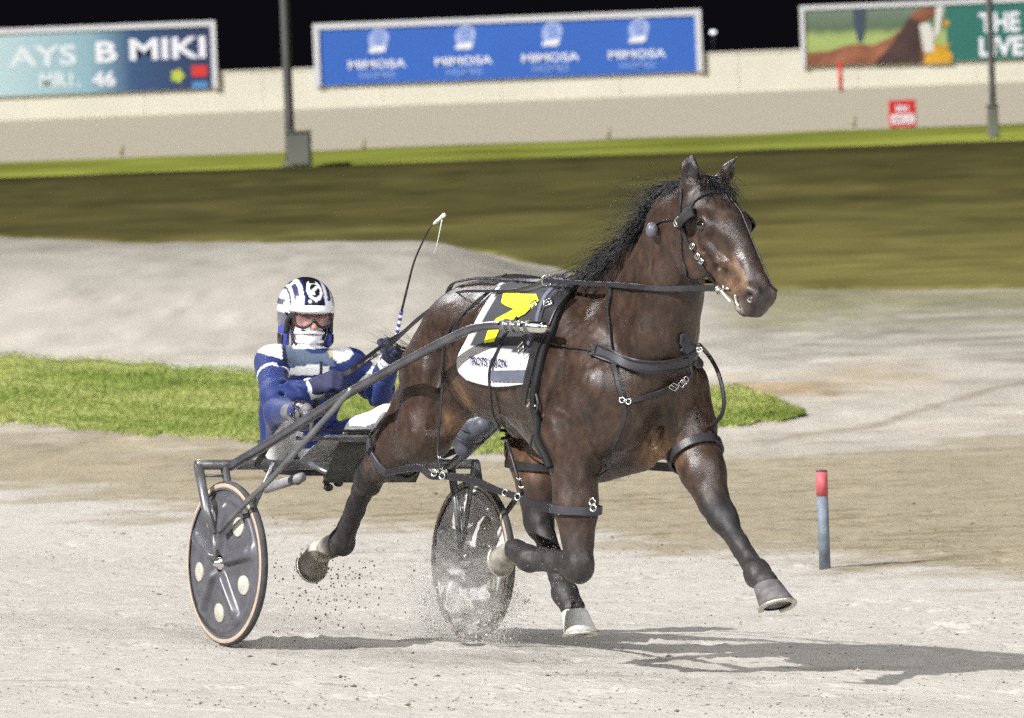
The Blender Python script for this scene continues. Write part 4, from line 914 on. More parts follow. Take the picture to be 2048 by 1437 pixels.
for q, s_, a_ in (((1361, 441), .024, .6), ((1357, 447), .018, 0), ((1388, 493), .018, .9), ((1398, 512), .016, .9), ((1405, 523), .014, .9)): buckle(T, *q, s_, a_)
def blinker(sg, c, nm, ou=1.0):
    """leather cup standing out behind the eye"""
    b = MB(); V = []; F_ = []; nu, nv = 9, 12
    for i in range(nu):
        a_ = -1.35 + 2.7 * i / (nu - 1)
        for j in range(nv):
            f = j / (nv - 1); rr = 0
            V.append(c + hu * (.054 * math.sin(a_)) * (1 - .1 * f) - hf * (.030 - .042 * f + .018 * math.cos(a_) * (1 - f)) * 1 + hl * sg * (.010 + .058 * ou * math.sin(f * 1.9) * math.cos(a_ * .95)))
    for i in range(nu - 1):
        for j in range(nv - 1): F_.append((i * nv + j, (i + 1) * nv + j, (i + 1) * nv + j + 1, i * nv + j + 1))
    b.add(V, F_); o_ = T.part(nm, b, m_pad); md = o_.modifiers.new('t', 'SOLIDIFY'); md.thickness = .006; md.offset = 0; return o_
blinker(-1, HD(.138, -.092, -.010), 'eye_cup', .55); blinker(1, HD(.185, .090, .010), 'eye_cup')
bitp, _n = RC(1440, 577, .012)
ring_at(T, bitp, hl + hf * .2, .021, .0045, nm='bit_ring'); p2, _n2 = RC(1462, 578, .012); b = MB(); b.tube([bitp, p2], .0045, 7); T.part('bit', b, m_chrome)
ring_at(T, HO + hf * .46 + hl * .085 + hu * -.03, hl, .021, .0045, nm='bit_ring')
cord(T, 'tongue_tie', [(1444, 580), (1447, 595), (1448, 612)], .0045, .01, m_white); cord(T, 'tongue_tie', [(1474, 590), (1476, 602), (1480, 612)], .004, .008, m_white)
# ear plug pull bead with its cord
T = Thing('ear_plug_bead', 'smooth dark oval bead on a thin cord beside the mane', 'bead', RC(1310, 460, .03)[0])
p_, n_ = RC(1312, 460, .022); b = MB(); b.ball(p_, (.024, .024, .032), 14); T.part('bead', b, mat('bead_grey', (.10, .10, .13), rough=.4))
cord(T, 'cord', [(1313, 450), (1325, 443), (1345, 440), (1360, 440)], .0028, .005)
# ---- saddle cloth
ledge = [(1003, 567), (990, 592), (960, 640), (932, 688), (918, 715), (920, 740), (938, 758)]
redge = [(1137, 563), (1113, 600), (1092, 652), (1078, 700), (1072, 735), (1069, 758), (1067, 766)]
LE, RE = spline(ledge, 44), spline(redge, 44); ncx, ncy = 30, 44
T = Thing('saddle_cloth', 'charcoal and white saddle cloth with yellow number 7 on the horse flank', 'saddle cloth', (1.5, 0, 1.45))
G = np.zeros((ncy, ncx, 3)); GP = np.zeros((ncy, ncx, 2))
for j in range(ncy):
    for i in range(ncx):
        f = i / (ncx - 1); u, v = LE[j] * (1 - f) + RE[j] * f + (0, 10 * math.sin(math.pi * f) * (j / (ncy - 1)) ** 4); GP[j, i] = u, v
        G[j, i] = RC(u, max(v, 572), 0.0)[0]
G[0, :, 1] = np.minimum(G[0, :, 1], -.02)
for _ in range(6):
    G[1:-1] = (G[:-2] + 2 * G[1:-1] + G[2:]) / 4; G[:, 1:-1] = (G[:, :-2] + 2 * G[:, 1:-1] + G[:, 2:]) / 4
Gs, Gn = hs.snap(G.reshape(-1, 3), .013); Gs = Gs.reshape(G.shape)
for _ in range(3): Gs[:, 1:-1] = (Gs[:, :-2] + 2 * Gs[:, 1:-1] + Gs[:, 2:]) / 4; Gs[1:-1] = (Gs[:-2] + 2 * Gs[1:-1] + Gs[2:]) / 4
cn = np.random.default_rng(9)
Gs = Gs + Gn.reshape(G.shape) * (.004 * vnoise((ncy, ncx), 7, 11, 77) * np.linspace(.2, 1, ncy)[:, None])[..., None]
full = np.concatenate([Gs[::-1], Gs[:, :, :] * A_([1, -1, 1])]); GPf = np.concatenate([GP[::-1], GP])
ny = 2 * ncy; V = full.reshape(-1, 3); idx = np.arange(ny * ncx).reshape(ny, ncx)
F_ = np.stack([idx[:-1, :-1], idx[1:, :-1], idx[1:, 1:], idx[:-1, 1:]], -1).reshape(-1, 4)
pu, pv = GPf[..., 0].ravel(), GPf[..., 1].ravel()
fi = np.tile(np.arange(ncx) / (ncx - 1), ny)
white = ((pv > 690 + (pu - 930) * .15)) | (fi < .05) | ((fi < .09) & (pv > 600))
ccol = np.where(white[:, None], A_([[.74, .74, .75]]), A_([[.040, .042, .050]]))
m_cloth = mat('saddle_cloth_print', (.5, .5, .5), rough=.85, attr=True, var=.08, vscale=120, bump=.0012, bscale=150)
cl = fast_mesh('cloth', V - T.base, F_, m_cloth, ccol); cl.parent = T.e; md = cl.modifiers.new('t', 'SOLIDIFY'); md.thickness = .006; md.offset = 1
m_neon = mat('number_yellow', (.80, .78, .012), rough=.7); m_ink = mat('lettering_navy', (.02, .025, .10), rough=.7)
CB = BVHTree.FromPolygons([Vector(v) for v in V], F_.tolist())
def RCC(u, v, off):
    d = FR.T @ ray(u, v); h = CB.ray_cast(Vector(toH(cc)), Vector(d).normalized())
    return A_(h[0]) + A_(h[1]) * math.copysign(1, -A_(h[1]) @ d) * off if h[0] is not None else RC(u, v, .018)[0]
def inside(P, poly):
    x, y = P[:, 0], P[:, 1]; r = np.zeros(len(P), bool); n_ = len(poly)
    for i in range(n_):
        (xa, ya), (xb, yb_) = poly[i], poly[(i + 1) % n_]
        c_ = ((ya > y) != (yb_ > y)) & (x < (xb - xa) * (y - ya) / (yb_ - ya + 1e-12) + xa); r ^= c_
    return r
def decal(T, name, poly, m, off, cast, step=2.0):
    poly = A_(poly, float); lo_, hi_ = poly.min(0), poly.max(0); gx = np.arange(lo_[0], hi_[0] + step, step); gy = np.arange(lo_[1], hi_[1] + step, step)
    XX, YY = np.meshgrid(gx, gy); P = np.stack([XX, YY], -1).reshape(-1, 2); ins = inside(P + step / 2, poly).reshape(XX.shape); ids = {}; V = []; F_ = []
    def vid(j, i):
        if (j, i) not in ids: ids[(j, i)] = len(V); V.append(cast(gx[i], gy[j], off))
        return ids[(j, i)]
    for j in range(len(gy) - 1):
        for i in range(len(gx) - 1):
            if ins[j, i]: F_.append((vid(j, i), vid(j, i + 1), vid(j + 1, i + 1), vid(j + 1, i)))
    b = MB(); b.add(V, F_); return T.part(name, b, m)
seven = A_([(1008, 589), (1074, 590), (1080, 603), (1052, 629), (1012, 650), (1001, 660), (990, 685), (970, 687), (980, 656), (994, 639), (1030, 620), (1012, 613), (1004, 607)])
decal(T, 'number', seven, m_neon, .006, RCC, 1.0)
V, F_ = text_mesh('TROTS VISION', 1.0, bold=.022); V = V - V.mean(0); k_ = 74 / (V[:, 0].max() - V[:, 0].min())
b = MB(); b.add([RCC(977 + x * k_, 724 + x * k_ * .07 - y * k_ * 2.0, .007) for x, y in V[:, :2]], F_); T.part('lettering', b, m_ink, smooth=False)
decal(T, 'patch', [(985, 741), (1062, 741), (1064, 764), (985, 764)], m_bluegrey, .010, RCC, 2.0)
# ---- harness saddle, girth and straps over the body
T = Thing('harness', 'black harness saddle, girth, breast strap and hanging straps with bright buckles', 'harness', (1.8, 0, 1.5))
pad = [(1150, 566), (1130, 595), (1108, 650), (1090, 705), (1078, 760), (1078, 830), (1090, 900), (1105, 935)]
P1, N1 = surf(pad, 60, .012); P1m = P1[::-1] * A_([1, -1, 1]); N1m = N1[::-1] * A_([1, -1, 1])
P_ = np.vstack([P1m[:-1], [P1[0] * A_([1, 0, 1]) + (0, 0, .012)], P1[1:]]); N_ = np.vstack([N1m[:-1], [(0, 0, 1)], N1[1:]])
wv = np.concatenate([np.linspace(.03, .075, 60)[:-1], [.08], np.linspace(.075, .03, 60)[1:]])
b = MB(); b.ribbon(P_, N_, wv * .75, .026); T.part('saddle_pad', b, m_pad)
P1, N1 = surf([(1128, 600), (1103, 650), (1084, 705), (1068, 765), (1062, 800)], 40, .030); b = MB(); b.ribbon(P1, N1, .055, .008); gs = T.part('girth_flap', b, m_strap, smooth=False)
for sg in (-1, 1):                                                     # rein rings and the bar over the back
    pass
P1, N1 = surf([(1110, 596), (1090, 640), (1075, 690)], 24, .040); b = MB(); b.ribbon(P1, N1, .020, .006); T.part('billet', b, m_bluegrey)
for u, v, s_ in ((1085, 618, .028), (1108, 618, .028), (1078, 650, .026), (1062, 700, .034)): buckle(T, u, v, s_, .5, .046)
for u, v in ((1047, 727), (1071, 727)):                                # two round metal C hooks
    p_ = RC(u, v, .046)[0]; a1 = FR.T @ cr; a2 = FR.T @ cu; b = MB(); b.tube([p_ + .0145 * (a1 * math.cos(a_) * .85 + a2 * math.sin(a_) * 1.15) for a_ in np.linspace(.8, 5.5, 14)], .0028, 6); T.part('hook', b, m_white)
pr, _n = RC(1102, 588, .045); ring_at(T, pr + (0, 0, .012), (1, -.3, 0), .022, .0035, nm='rein_ring'); ring_at(T, pr * A_([1, -1, 1]) + (0, 0, .012), (1, .3, 0), .022, .0035, nm='rein_ring')
p0 = RC(1095, 575, .02)[0]; p1 = RC(1150, 568, .03)[0]
b = MB(); b.tube(spline([HP(1058, 573, -.03), HP(1098, 578, -.06), HP(1128, 583, -.07), HP(1140, 572, -.05)], 20), .0075, 8); T.part('chrome_bar', b, m_chrome)
for pts in ([(985, 566), (1000, 556), (1012, 549)], [(986, 568), (1002, 563), (1008, 566)], [(1130, 562), (1150, 557), (1172, 556)]):
    cord(T, 'strap_end', [HP(u, v, -.03) for u, v in pts], .005, n=12, onskin=False)
strap(T, 'back_strap', [(1140, 566), (1080, 572), (1040, 570), (1000, 568), (960, 566), (920, 572), tuple(skin((.7, -.01, 1.45))[0])], .024, .020)
strap(T, 'hip_strap', [(1000, 572), (985, 585), (955, 610), (918, 640), (898, 670), (890, 700)], .015, .008)
cord(T, 'hip_cord', [(1038, 570), (1000, 580), (950, 612), (915, 655), (905, 690)], .004, .012)
S_ = spline([RC(892, 694, .008)[0], HP(885, 760, -.26), HP(880, 830, -.275), HP(875, 895, -.285), HP(876, 918, -.29), HP(880, 940, -.29), HP(882, 952, -.285)], 50)
qs_, _q = hs.snap(S_, .010); S_ = np.where((hs.val(S_) < .010)[:, None], qs_, S_)
for _ in range(3): S_[1:-1] = (S_[:-2] + 2 * S_[1:-1] + S_[2:]) / 4
b = MB(); b.ribbon(S_, [(-.1, -1, .1)] * 50, .016, .006); T.part('hip_strap_end', b, m_strap, smooth=False)
strap(T, 'hanger_strap', [(1045, 640), (1018, 672), (1005, 700), (990, 745), (990, 790), (1000, 840), (1012, 880)], .012, .020)
b = MB(); b.tube([HP(1013, 880, -.27), HP(1025, 920, -.27), HP(1038, 965, -.26), HP(1046, 990, -.25)], .0075, 7); T.part('hanger_strap_end', b, m_strap); 
for u, v in ((1039, 958), (1043, 975), (881, 915), (884, 938)): ring_at(T, HP(u, v, -.28), (.3, .2, 1), .012, .0035, nm='keeper')
cord(T, 'tie_cord', [(1068, 765), (1078, 790), (1082, 815), (1075, 850), (1066, 893)], .0055, .012, m_strapg); cord(T, 'tie_cord', [(1064, 770), (1070, 795), (1062, 812), (1072, 800)], .004, .014, m_white); cord(T, 'tie_cord', [(1060, 798), (1070, 800), (1078, 812)], .0035, .016, m_white)
# breast strap
strap(T, 'breast_strap', [(1188, 706), (1212, 716), (1245, 724), (1290, 730), (1340, 726), (1380, 712), (1396, 692), tuple(skin((2.42, .20, 1.22))[0]), tuple(skin((2.15, .27, 1.25))[0])], .045, .012, .008, m_strapg)
for k_ in (-1, 1):
    Pq = A_([(1190, 706 + k_ * 10), (1245, 724 + k_ * 10.5), (1290, 730 + k_ * 10.5), (1340, 726 + k_ * 10.5), (1385, 707 + k_ * 10)]); strap(T, 'strap_edge', [tuple(q) for q in Pq], .006, .019, .004, m_strap)
buckle(T, 1187, 707, .045, .1, .02, m=m_strap, asp=.6); cord(T, 'breast_cord', [(1090, 683), (1115, 690), (1150, 697), (1186, 706)], .0042, .008)
# neck strap and martingale
strap(T, 'neck_strap', [tuple(skin((1.98, 0, 1.64))[0]), (1224, 575), (1217, 620), (1221, 690), (1233, 760), (1246, 805), (1249, 835), (1238, 870), (1220, 905), (1214, 935), (1190, 958)], .016, .010, n=90)
strap(T, 'martingale', [(1247, 806), (1270, 800), (1310, 786), (1352, 766), (1378, 745), (1396, 712)], .018, .010, n=50)
for u, v in ((1344, 768), (1356, 763), (1362, 757)): buckle(T, u, v, .026, -.5, .022)
for u, v in ((1256, 803), (1244, 800), (1399, 700)): ring_at(T, RC(u, v, .016)[0], (1, -.6, .2), .010, .0032, nm='keeper')
cordp = [RC(1398, 690, .012)[0], HP(1418, 712, .16), HP(1436, 745, .17), HP(1447, 790, .18), HP(1446, 822, .185), HP(1432, 845, .19), HP(1412, 857, .195)]
b = MB(); b.tube(spline(cordp, 40), .0085, 8); T.part('hanger_cord', b, m_strap)
ring_at(T, HP(1409, 862, .20), (1, -.5, .3), .014, .005, nm='keeper')
# ---- hobbles: two leg loops each side joined by a strap
T = Thing('hobble', 'black hobble joining the folded right foreleg to the trailing right hind leg', 'hobble', HP(1155, 1022, -.19), 'pacing hobbles')
rf = A_(RF['el']) * .36 + A_(RF['kn']) * .64
P_, N_ = band_round(HP(1156, 1020, -.19), (.05, 0, 1)); b = MB(); b.ribbon(P_, N_, .033, .010, closed=True); T.part('fore_loop', b, m_strapg, smooth=False)
P_, N_ = band_round(A_(RH['st']) * .46 + A_(RH['hk']) * .54 + (.0, 0, .0), (1, 0, .9), off=.012); b = MB(); b.ribbon(P_, N_, .031, .010, closed=True); T.part('hind_loop', b, m_strapg, smooth=False)
hp0 = P_[np.argmax(P_ @ A_([.6, -.9, -.4]))]
pts = [hp0, HP(835, 936, -.31), HP(862, 952, -.30), HP(895, 953, -.29), HP(940, 960, -.28), HP(985, 978, -.27), HP(1040, 996, -.26), HP(1078, 1014, -.25), HP(1120, 1022, -.25)]
S = spline(pts, 60); b = MB(); b.ribbon(S, np.tile([.1, -1, .25], (60, 1)), .028, .008); T.part('side_strap', b, m_strap, smooth=False)
S = spline([HP(900, 948, -.27), HP(950, 958, -.26), HP(1010, 985, -.24), HP(1060, 1003, -.23), HP(1115, 1010, -.25)], 40); b = MB(); b.ribbon(S, np.tile([.1, -1, .4], (40, 1)), .014, .006); T.part('second_strap', b, m_strap, smooth=False)
for u, v in ((868, 946), (884, 952), (1010, 986), (1035, 994), (1118, 1022), (1184, 1004), (1186, 1016)):
    p_ = HP(u, v, -.31 if u < 900 else -.27); ring_at(T, p_, (.5, -1, .1), .013, .004, nm='buckle')
T = Thing('hobble', 'black hobble on the far left legs, reaching foreleg and landing hind leg', 'hobble', HP(1382, 915, .17), 'pacing hobbles')
P_, N_ = band_round(HP(1384, 912, .16), (.75, 0, -1.0), off=.010); b = MB(); b.ribbon(P_, N_, .038, .011, closed=True); T.part('fore_loop', b, m_strap, smooth=False)
P_, N_ = band_round(HP(1080, 932, .15), (.05, 0, 1), off=.010); b = MB(); b.ribbon(P_, N_, .031, .010, closed=True); T.part('hind_loop', b, m_strap, smooth=False)
S = spline([HP(1345, 930, .24), (2.1, .27, .80), (1.7, .26, .80), HP(1105, 930, .22)], 40); b = MB(); b.ribbon(S, np.tile([0, 1, .1], (40, 1)), .034, .010); T.part('side_strap', b, m_strap, smooth=False)

# ================================================================ SULKY
m_frame = mat('sulky_tube', (.17, .17, .175), rough=.38, metal=.55, var=.3, vscale=14, bump=.0008, bscale=90)
m_shaft = mat('sulky_shaft', (.13, .13, .145), rough=.30, metal=.55, var=.3, vscale=10, bump=.0008, bscale=90)
m_disc = mat('wheel_disc', (.088, .088, .102), rough=.36, var=.25, vscale=16, spec=.6)
m_discd = mat('wheel_disc_dusty', (.62, .62, .61), rough=.6, var=.28, vscale=7, spec=.4)
m_plug = mat('plug_cream', (.46, .445, .38), rough=.7, var=.12, vscale=30); m_tyre = mat('tyre_rubber', (.05, .05, .052), rough=.75, var=.3, vscale=30); m_cream = mat('tyre_wall_cream', (.44, .35, .27), rough=.8, var=.15, vscale=20)
m_dark = mat('seat_black', (.018, .018, .021), rough=.65, var=.3, vscale=20); m_mesh = mat('dust_sheet', (.075, .074, .062), rough=.85, var=.35, vscale=25, bump=.002, bscale=40); m_gsheet = mat('dust_guard_grey', (.27, .27, .285), rough=.5, var=.3, vscale=22, bump=.003, bscale=30)
T = Thing('sulky', 'light two wheeled racing sulky with dark disc wheels and bent steel shafts', 'sulky', (0, 0, 0))
SH = [HP(462, 933, -.52), HP(545, 883, -.485), HP(625, 832, -.455), HP(700, 785, -.43), HP(780, 740, -.405), HP(850, 703, -.385), HP(915, 670, -.365), HP(952, 656, -.355), HP(1000, 651, -.345), HP(1088, 656, -.335)]
XB = HP(402, 933, -.66); XBL = HP(945, 926, .66); xb = (XB + XBL * A_([1, -1, 1])) / 2
WR = .338
def wheel(sg, mdisc):
    c = A_([0, .58 * sg, .34]); w_ = MB(); nt_, nr = 180, 34; V = []; F_ = []
    rr = np.linspace(.035, .306, nr)
    for side in (1, -1):
        o_ = len(V)
        for i, r_ in enumerate(rr):
            for k in range(nt_):
                a_ = 2 * math.pi * k / nt_; h = .022 * (1 - (r_ / .306) ** 1.5) + .010
                for s5 in range(5):
                    a5 = 2 * math.pi * s5 / 5 + .22; dx = r_ * math.cos(a_ - a5); dy = r_ * math.sin(a_ - a5)
                    if dx > 0: h += .030 * math.exp(-abs(dy / (.016 + .05 * r_)) ** 4) * min(1, max(0, (.285 - r_) / .05)) * min(1, (r_ - .03) / .04)
                h += .011 * math.exp(-((r_ - .272) / .011) ** 2)
                V.append(c + (r_ * math.cos(a_), side * h, r_ * math.sin(a_)))
        for i in range(nr - 1):
            for k in range(nt_):
                q = (o_ + i * nt_ + k, o_ + i * nt_ + (k + 1) % nt_, o_ + (i + 1) * nt_ + (k + 1) % nt_, o_ + (i + 1) * nt_ + k)
                F_.append(q if side < 0 else q[::-1])
    w_.add(V, F_); wheel_o = T.part('wheel', w_, mdisc)
    for s5 in range(5):
        a5 = 2 * math.pi * (s5 + .5) / 5 + .22; pc = A_([.205 * math.cos(a5), 0, .205 * math.sin(a5)])
        for side in (1, -1):
            nrm = A_([.10 * math.cos(a5), side, .10 * math.sin(a5)]); b = MB(); b.lathe([(.040, -.004), (.040, .0015), (.036, .0035), (.001, .0035)], c + pc + (0, side * .0228, 0), nrm, 24); T.part('disc_plug', b, m_plug, parent=wheel_o)
    b = MB(); b.lathe([(.302, -.017), (.318, -.017), (.320, -.012), (.302, -.012)], c, (0, 1, 0), 72); b.lathe([(.302, .012), (.320, .012), (.318, .017), (.302, .017)], c, (0, 1, 0), 72); T.part('rim', b, m_frame, parent=wheel_o)
    b = MB(); q = np.linspace(-2.6, 2.6, 15); b.lathe([(.322 + .016 * math.cos(a_), .0165 * math.sin(a_)) for a_ in q], c, (0, 1, 0), 96); T.part('tyre', b, m_tyre, parent=wheel_o)
    for side in (-1, 1): b = MB(); b.lathe([(.3095, side * .0165), (.314, side * .0182), (.322, side * .0180), (.327, side * .0160)], c, (0, 1, 0), 96); T.part('tyre_wall', b, m_cream, parent=wheel_o)
    b = MB(); b.lathe([(0, -.06), (.012, -.06), (.014, -.045), (.024, -.043), (.03, -.02), (.036, -.015), (.036, .015), (.03, .02), (.024, .043), (.014, .045), (.012, .06), (0, .06)], c, (0, 1, 0), 24); T.part('hub', b, m_chrome, parent=wheel_o)
wheel(-1, m_disc); wheel(1, m_discd)
xb0 = A_([xb[0], 0, xb[2]])
b = MB(); b.tube([A_([xb[0], y_, xb[2]]) for y_ in np.linspace(-.665, .665, 20)], .021, 12); T.part('cross_bar', b, m_frame)
bra = [HP(438, 1063, -.645), HP(490, 1008, -.63), HP(545, 955, -.60), HP(628, 863, -.52), HP(706, 776, -.435)]
foot0 = HP(602, 852, -.40)
for sg in (-1, 1):
    mir = A_([1, -sg, 1]); mm = lambda P: [A_(p) * mir for p in P]
    b = MB(); b.tube(spline(mm(SH), 70), np.linspace(.0205, .0175, 70), 12); sh = T.part('shaft', b, m_shaft)
    tip = SH[-1] * mir; b = MB(); b.tube([SH[-2] * mir + (SH[-1] - SH[-2]) * mir * f for f in (.05, 1.0)], .0225, 12); b.ball(tip, .0225, 12); T.part('shaft_tip', b, m_chrome if sg < 0 else m_frame, parent=sh)
    for f in (.15, .32, .5, .68): b = MB(); p_ = SH[-2] * mir * (1 - f) + tip * f; b.tube([p_ - (.012, 0, 0), p_ + (.012, 0, 0)], .026, 12); T.part('collar', b, m_frame, parent=sh)
    b = MB(); top = A_([xb[0], sg * .655, xb[2]]); b.tube([top, A_([xb[0] * .45, sg * .650, .56]), A_([.0, sg * .640, .46])], [.021, .019, .015], 10); b.tube([A_([.0, sg * .640, .46]), A_([0, sg * .632, .34])], [.013, .008], 10); T.part('fork_arm', b, m_frame)
    b = MB(); top = A_([xb[0], sg * .535, xb[2]]); b.tube([top, A_([xb[0] * .5, sg * .53, .58]), A_([.0, sg * .525, .34])], [.019, .015, .009], 10); T.part('fork_arm', b, m_frame)
    b = MB(); b.tube([A_([xb[0] * .85, sg * .652, xb[2] - .045]), A_([xb[0] * .85, sg * .533, xb[2] - .045])], .006, 8); T.part('stay_rod', b, m_frame)
    b = MB(); b.tube(spline(mm(bra), 40), .0125, 10); T.part('brace', b, m_frame)
    b = MB(); b.tube([A_([0.0, sg * .528, .40]), A_([.10, sg * .50, .60]), A_([.19, sg * .47, .76])], .011, 10); T.part('brace', b, m_frame)
    b = MB(); p_ = HP(536, 889, -.48) * mir; b.tube([p_, A_([xb[0] + .01, sg * .39, xb[2]])], .014, 8); T.part('strut', b, m_dark)
    # foot rest
    fp = foot0 * mir; b = MB(); b.tube([fp + (-.02, -sg * .02, -.05), fp + (.06, -sg * .01, -.055), fp + (.10, 0, .06)], .009, 8); b.tube([fp + (.1, -.045, .05), fp + (.1, .045, .05)], .010, 8); T.part('foot_rest', b, m_frame)
    b = MB(); b.tube([fp + (.0, sg * .02, .05) + .03 * A_([math.cos(a_), 0, math.sin(a_)]) for a_ in np.linspace(0, 6.28, 14)[:-1]], .004, 6, closed=True); T.part('foot_loop', b, m_strap)
b = MB(); fb = HP(775, 846, .0); b.tube([A_([foot0[0], y_, foot0[2] - .05]) for y_ in np.linspace(-.42, .42, 12)], .010, 8); T.part('foot_bar', b, m_frame)
b = MB(); b.tube([A_([foot0[0] + .03, y_, foot0[2] - .02]) for y_ in np.linspace(-.42, .42, 12)], .005, 8); T.part('foot_bar', b, m_dark)
st = HP(622, 915, 0.0)
b = MB(); b.box(st + (0, 0, -.035), (.36, .34, .075), bev=.03); T.part('seat', b, m_dark)
b = MB(); b.box(st + (-.17, 0, .03), (.05, .32, .10), bev=.02); T.part('seat_back', b, m_dark)
for sg in (-1, 1):
    b = MB(); b.tube([st + (-.15, sg * .12, -.06), A_([xb[0] + .02, sg * .14, xb[2]]), A_([xb[0] + .20, sg * .15, xb[2] - .03])], .014, 8); T.part('seat_rail', b, m_frame)
b = MB(); b.tube([HP(532, 978, -.2), HP(604, 955, -.2)], .021, 12); T.part('pump_tube', b, m_gsheet)
for u, v, y_ in ((590, 962, -.12), (652, 975, -.02), (672, 966, .02)):
    p_ = HP(u, v, y_); b = MB(); b.tube([p_ + (0, 0, .11), p_ + (0, 0, .02), p_ + (.02, 0, -.0)], [.012, .012, .015], 8); b.ball(p_ + (.02, 0, 0), (.024, .020, .017), 12); T.part('seat_spring', b, m_dark)
def sheetpart(nm, px4, y0, y1, m, bow=.02):
    b = MB(); V = []; n_ = 9
    q = [HP(u, v, y0) for u, v in px4]; r_ = [A_([p[0], y1, p[2]]) for p in q]
    for i in range(n_):
        for j in range(n_):
            f, g_ = i / (n_ - 1), j / (n_ - 1); lo_ = q[0] * (1 - f) + q[1] * f; hi_ = r_[0] * (1 - f) + r_[1] * f
            V.append(lo_ * (1 - g_) + hi_ * g_ + A_([-.6, 0, -.6]) * bow * math.sin(math.pi * f) * (1 + .4 * math.sin(7 * g_)))
    b.add(V, [(i * n_ + j, (i + 1) * n_ + j, (i + 1) * n_ + j + 1, i * n_ + j + 1) for i in range(n_ - 1) for j in range(n_ - 1)])
    o_ = T.part(nm, b, m); md = o_.modifiers.new('t', 'SOLIDIFY'); md.thickness = .004; return o_
sheetpart('dust_sheet', [(692, 860), (645, 966)], -.20, .24, m_mesh, .03)
sheetpart('dust_guard', [(652, 872), (598, 922)], -.30, -.06, m_gsheet, -.01); sheetpart('dust_guard', [(776, 842), (722, 892)], .02, .26, m_gsheet, -.01)
# ================================================================ THE DRIVER
dv = Field((-.78, -.52, .55), (.62, .58, 1.60), .0075)
P_SR, P_SL = HP(544, 726, -.185), HP(702, 732, .185)
hipR, hipL = HP(578, 902, -.10), HP(640, 900, .10); hipR[0] -= .02; hipL[0] -= .02
SB = HP(616, 762, .0); WB = HP(598, 850, .0)
dv.el(SB + (-.03, 0, -.03), (.115, .185, .16), .06)
dv.rc(P_SR + (0, .06, .0), P_SL + (0, -.06, .0), .072, .072, .05)
dv.el(WB + (-.03, 0, .03), (.115, .165, .17), .08)
dv.el((hipR + hipL) / 2 + (-.02, 0, .02), (.125, .165, .11), .06)
NK = HP(618, 690, 0.0); HC = HP(613, 640, 0.0)
dv.rc(SB + (-.02, 0, .10), HC + (-.02, 0, -.06), .062, .055, .03)
# head, turned a little to the camera
dyaw = math.radians(-12); df_ = A_([math.cos(dyaw), math.sin(dyaw), -.08]); df_ /= np.linalg.norm(df_); dl_ = A_([-math.sin(dyaw), math.cos(dyaw), 0]); du_ = np.cross(df_, dl_)
DR = np.stack([df_, dl_, du_], 1)
def DH(x, y_, z_): return HC + df_ * x + dl_ * y_ + du_ * z_
dv.el(DH(-.01, 0, .02), (.100, .078, .105), .02, R=DR); dv.el(DH(.03, 0, -.055), (.066, .060, .065), .02, R=DR)
dv.rc(DH(.088, 0, .015), DH(.108, 0, -.022), .012, .015, .012)                       # nose
dv.el(DH(.075, 0, -.078), (.030, .034, .026), .014, R=DR)                            # chin under the scarf
for g_ in (-1, 1): dv.el(DH(.078, .032 * g_, .018), (.014, .018, .012), .010, 's', R=DR)
# arms
elR, wrR = HP(556, 795, -.27), HP(632, 776, -.13); elL, wrL = HP(757, 782, .30), HP(779, 722, .265)
elR[0] += -.02
dv.chain([P_SR, elR], [.076, .060], .04); dv.chain([elR, wrR], [.062, .043], .03)
dv.chain([P_SL, elL], [.076, .062], .04); dv.chain([elL, wrL], [.062, .044], .03)
# legs
knR, ftR = HP(590, 856, -.25), HP(604, 842, -.385); knL, ftL = HP(772, 836, .215), HP(925, 862, .32)
ftR = foot0 + A_([.0, .0, .02]); ankR = ftR + (-.06, .02, .03); ftL = HP(950, 890, .33); ankL = ftL + (-.09, -.01, .07)
knR = (hipR + ankR) / 2 + (-.02, -.05, .075); knL = HP(776, 842, .235)
dv.chain([hipR, knR, ankR], [.085, .060, .042], .04); dv.chain([hipL, knL, ankL], [.085, .062, .042], .04)
# cloth folds
fr_ = np.random.default_rng(21)
for (a_, b_, r_) in ((P_SR, elR, .072), (P_SL, elL, .072), (elR, wrR, .055), (elL, wrL, .055)):
    d_ = (b_ - a_) / np.linalg.norm(b_ - a_); e1 = np.cross(d_, (.1, .3, .9)); e1 /= np.linalg.norm(e1); e2 = np.cross(d_, e1)
    for k in range(9):
        f = fr_.uniform(.15, .95); q = fr_.uniform(0, 6.28); c_ = a_ * (1 - f) + b_ * f; w1 = e1 * math.cos(q) + e2 * math.sin(q); w2 = e1 * math.cos(q + 1.2) + e2 * math.sin(q + 1.2)
        dv.rc(c_ + w1 * r_ * 1.04, c_ + w2 * r_ * 1.04 + d_ * fr_.uniform(.03, .07), .013, .007, .014, 's')
for k in range(16):
    y_ = fr_.uniform(-.15, .15); z_ = fr_.uniform(.88, 1.10); dv.rc((WB[0] + .085, y_, z_), (WB[0] + .10, y_ + fr_.uniform(-.08, .08), z_ - fr_.uniform(.05, .12)), .017, .009, .018, 's')
DV, DQ = dv.mesh(); DV = relax(DV, DQ, 1, .4); DN = dv.grad(DV)
du, dv_ = proj(DV @ FR.T + OO); DP = np.stack([du, dv_], 1)
vis = (DN @ (FR.T @ cf)) < .25
navy, white, teal, skin_c = A_([.011, .025, .130]), A_([.78, .78, .78]), A_([.095, .135, .20]), A_([.50, .25, .19])
dc = np.tile(navy, (len(DV), 1))
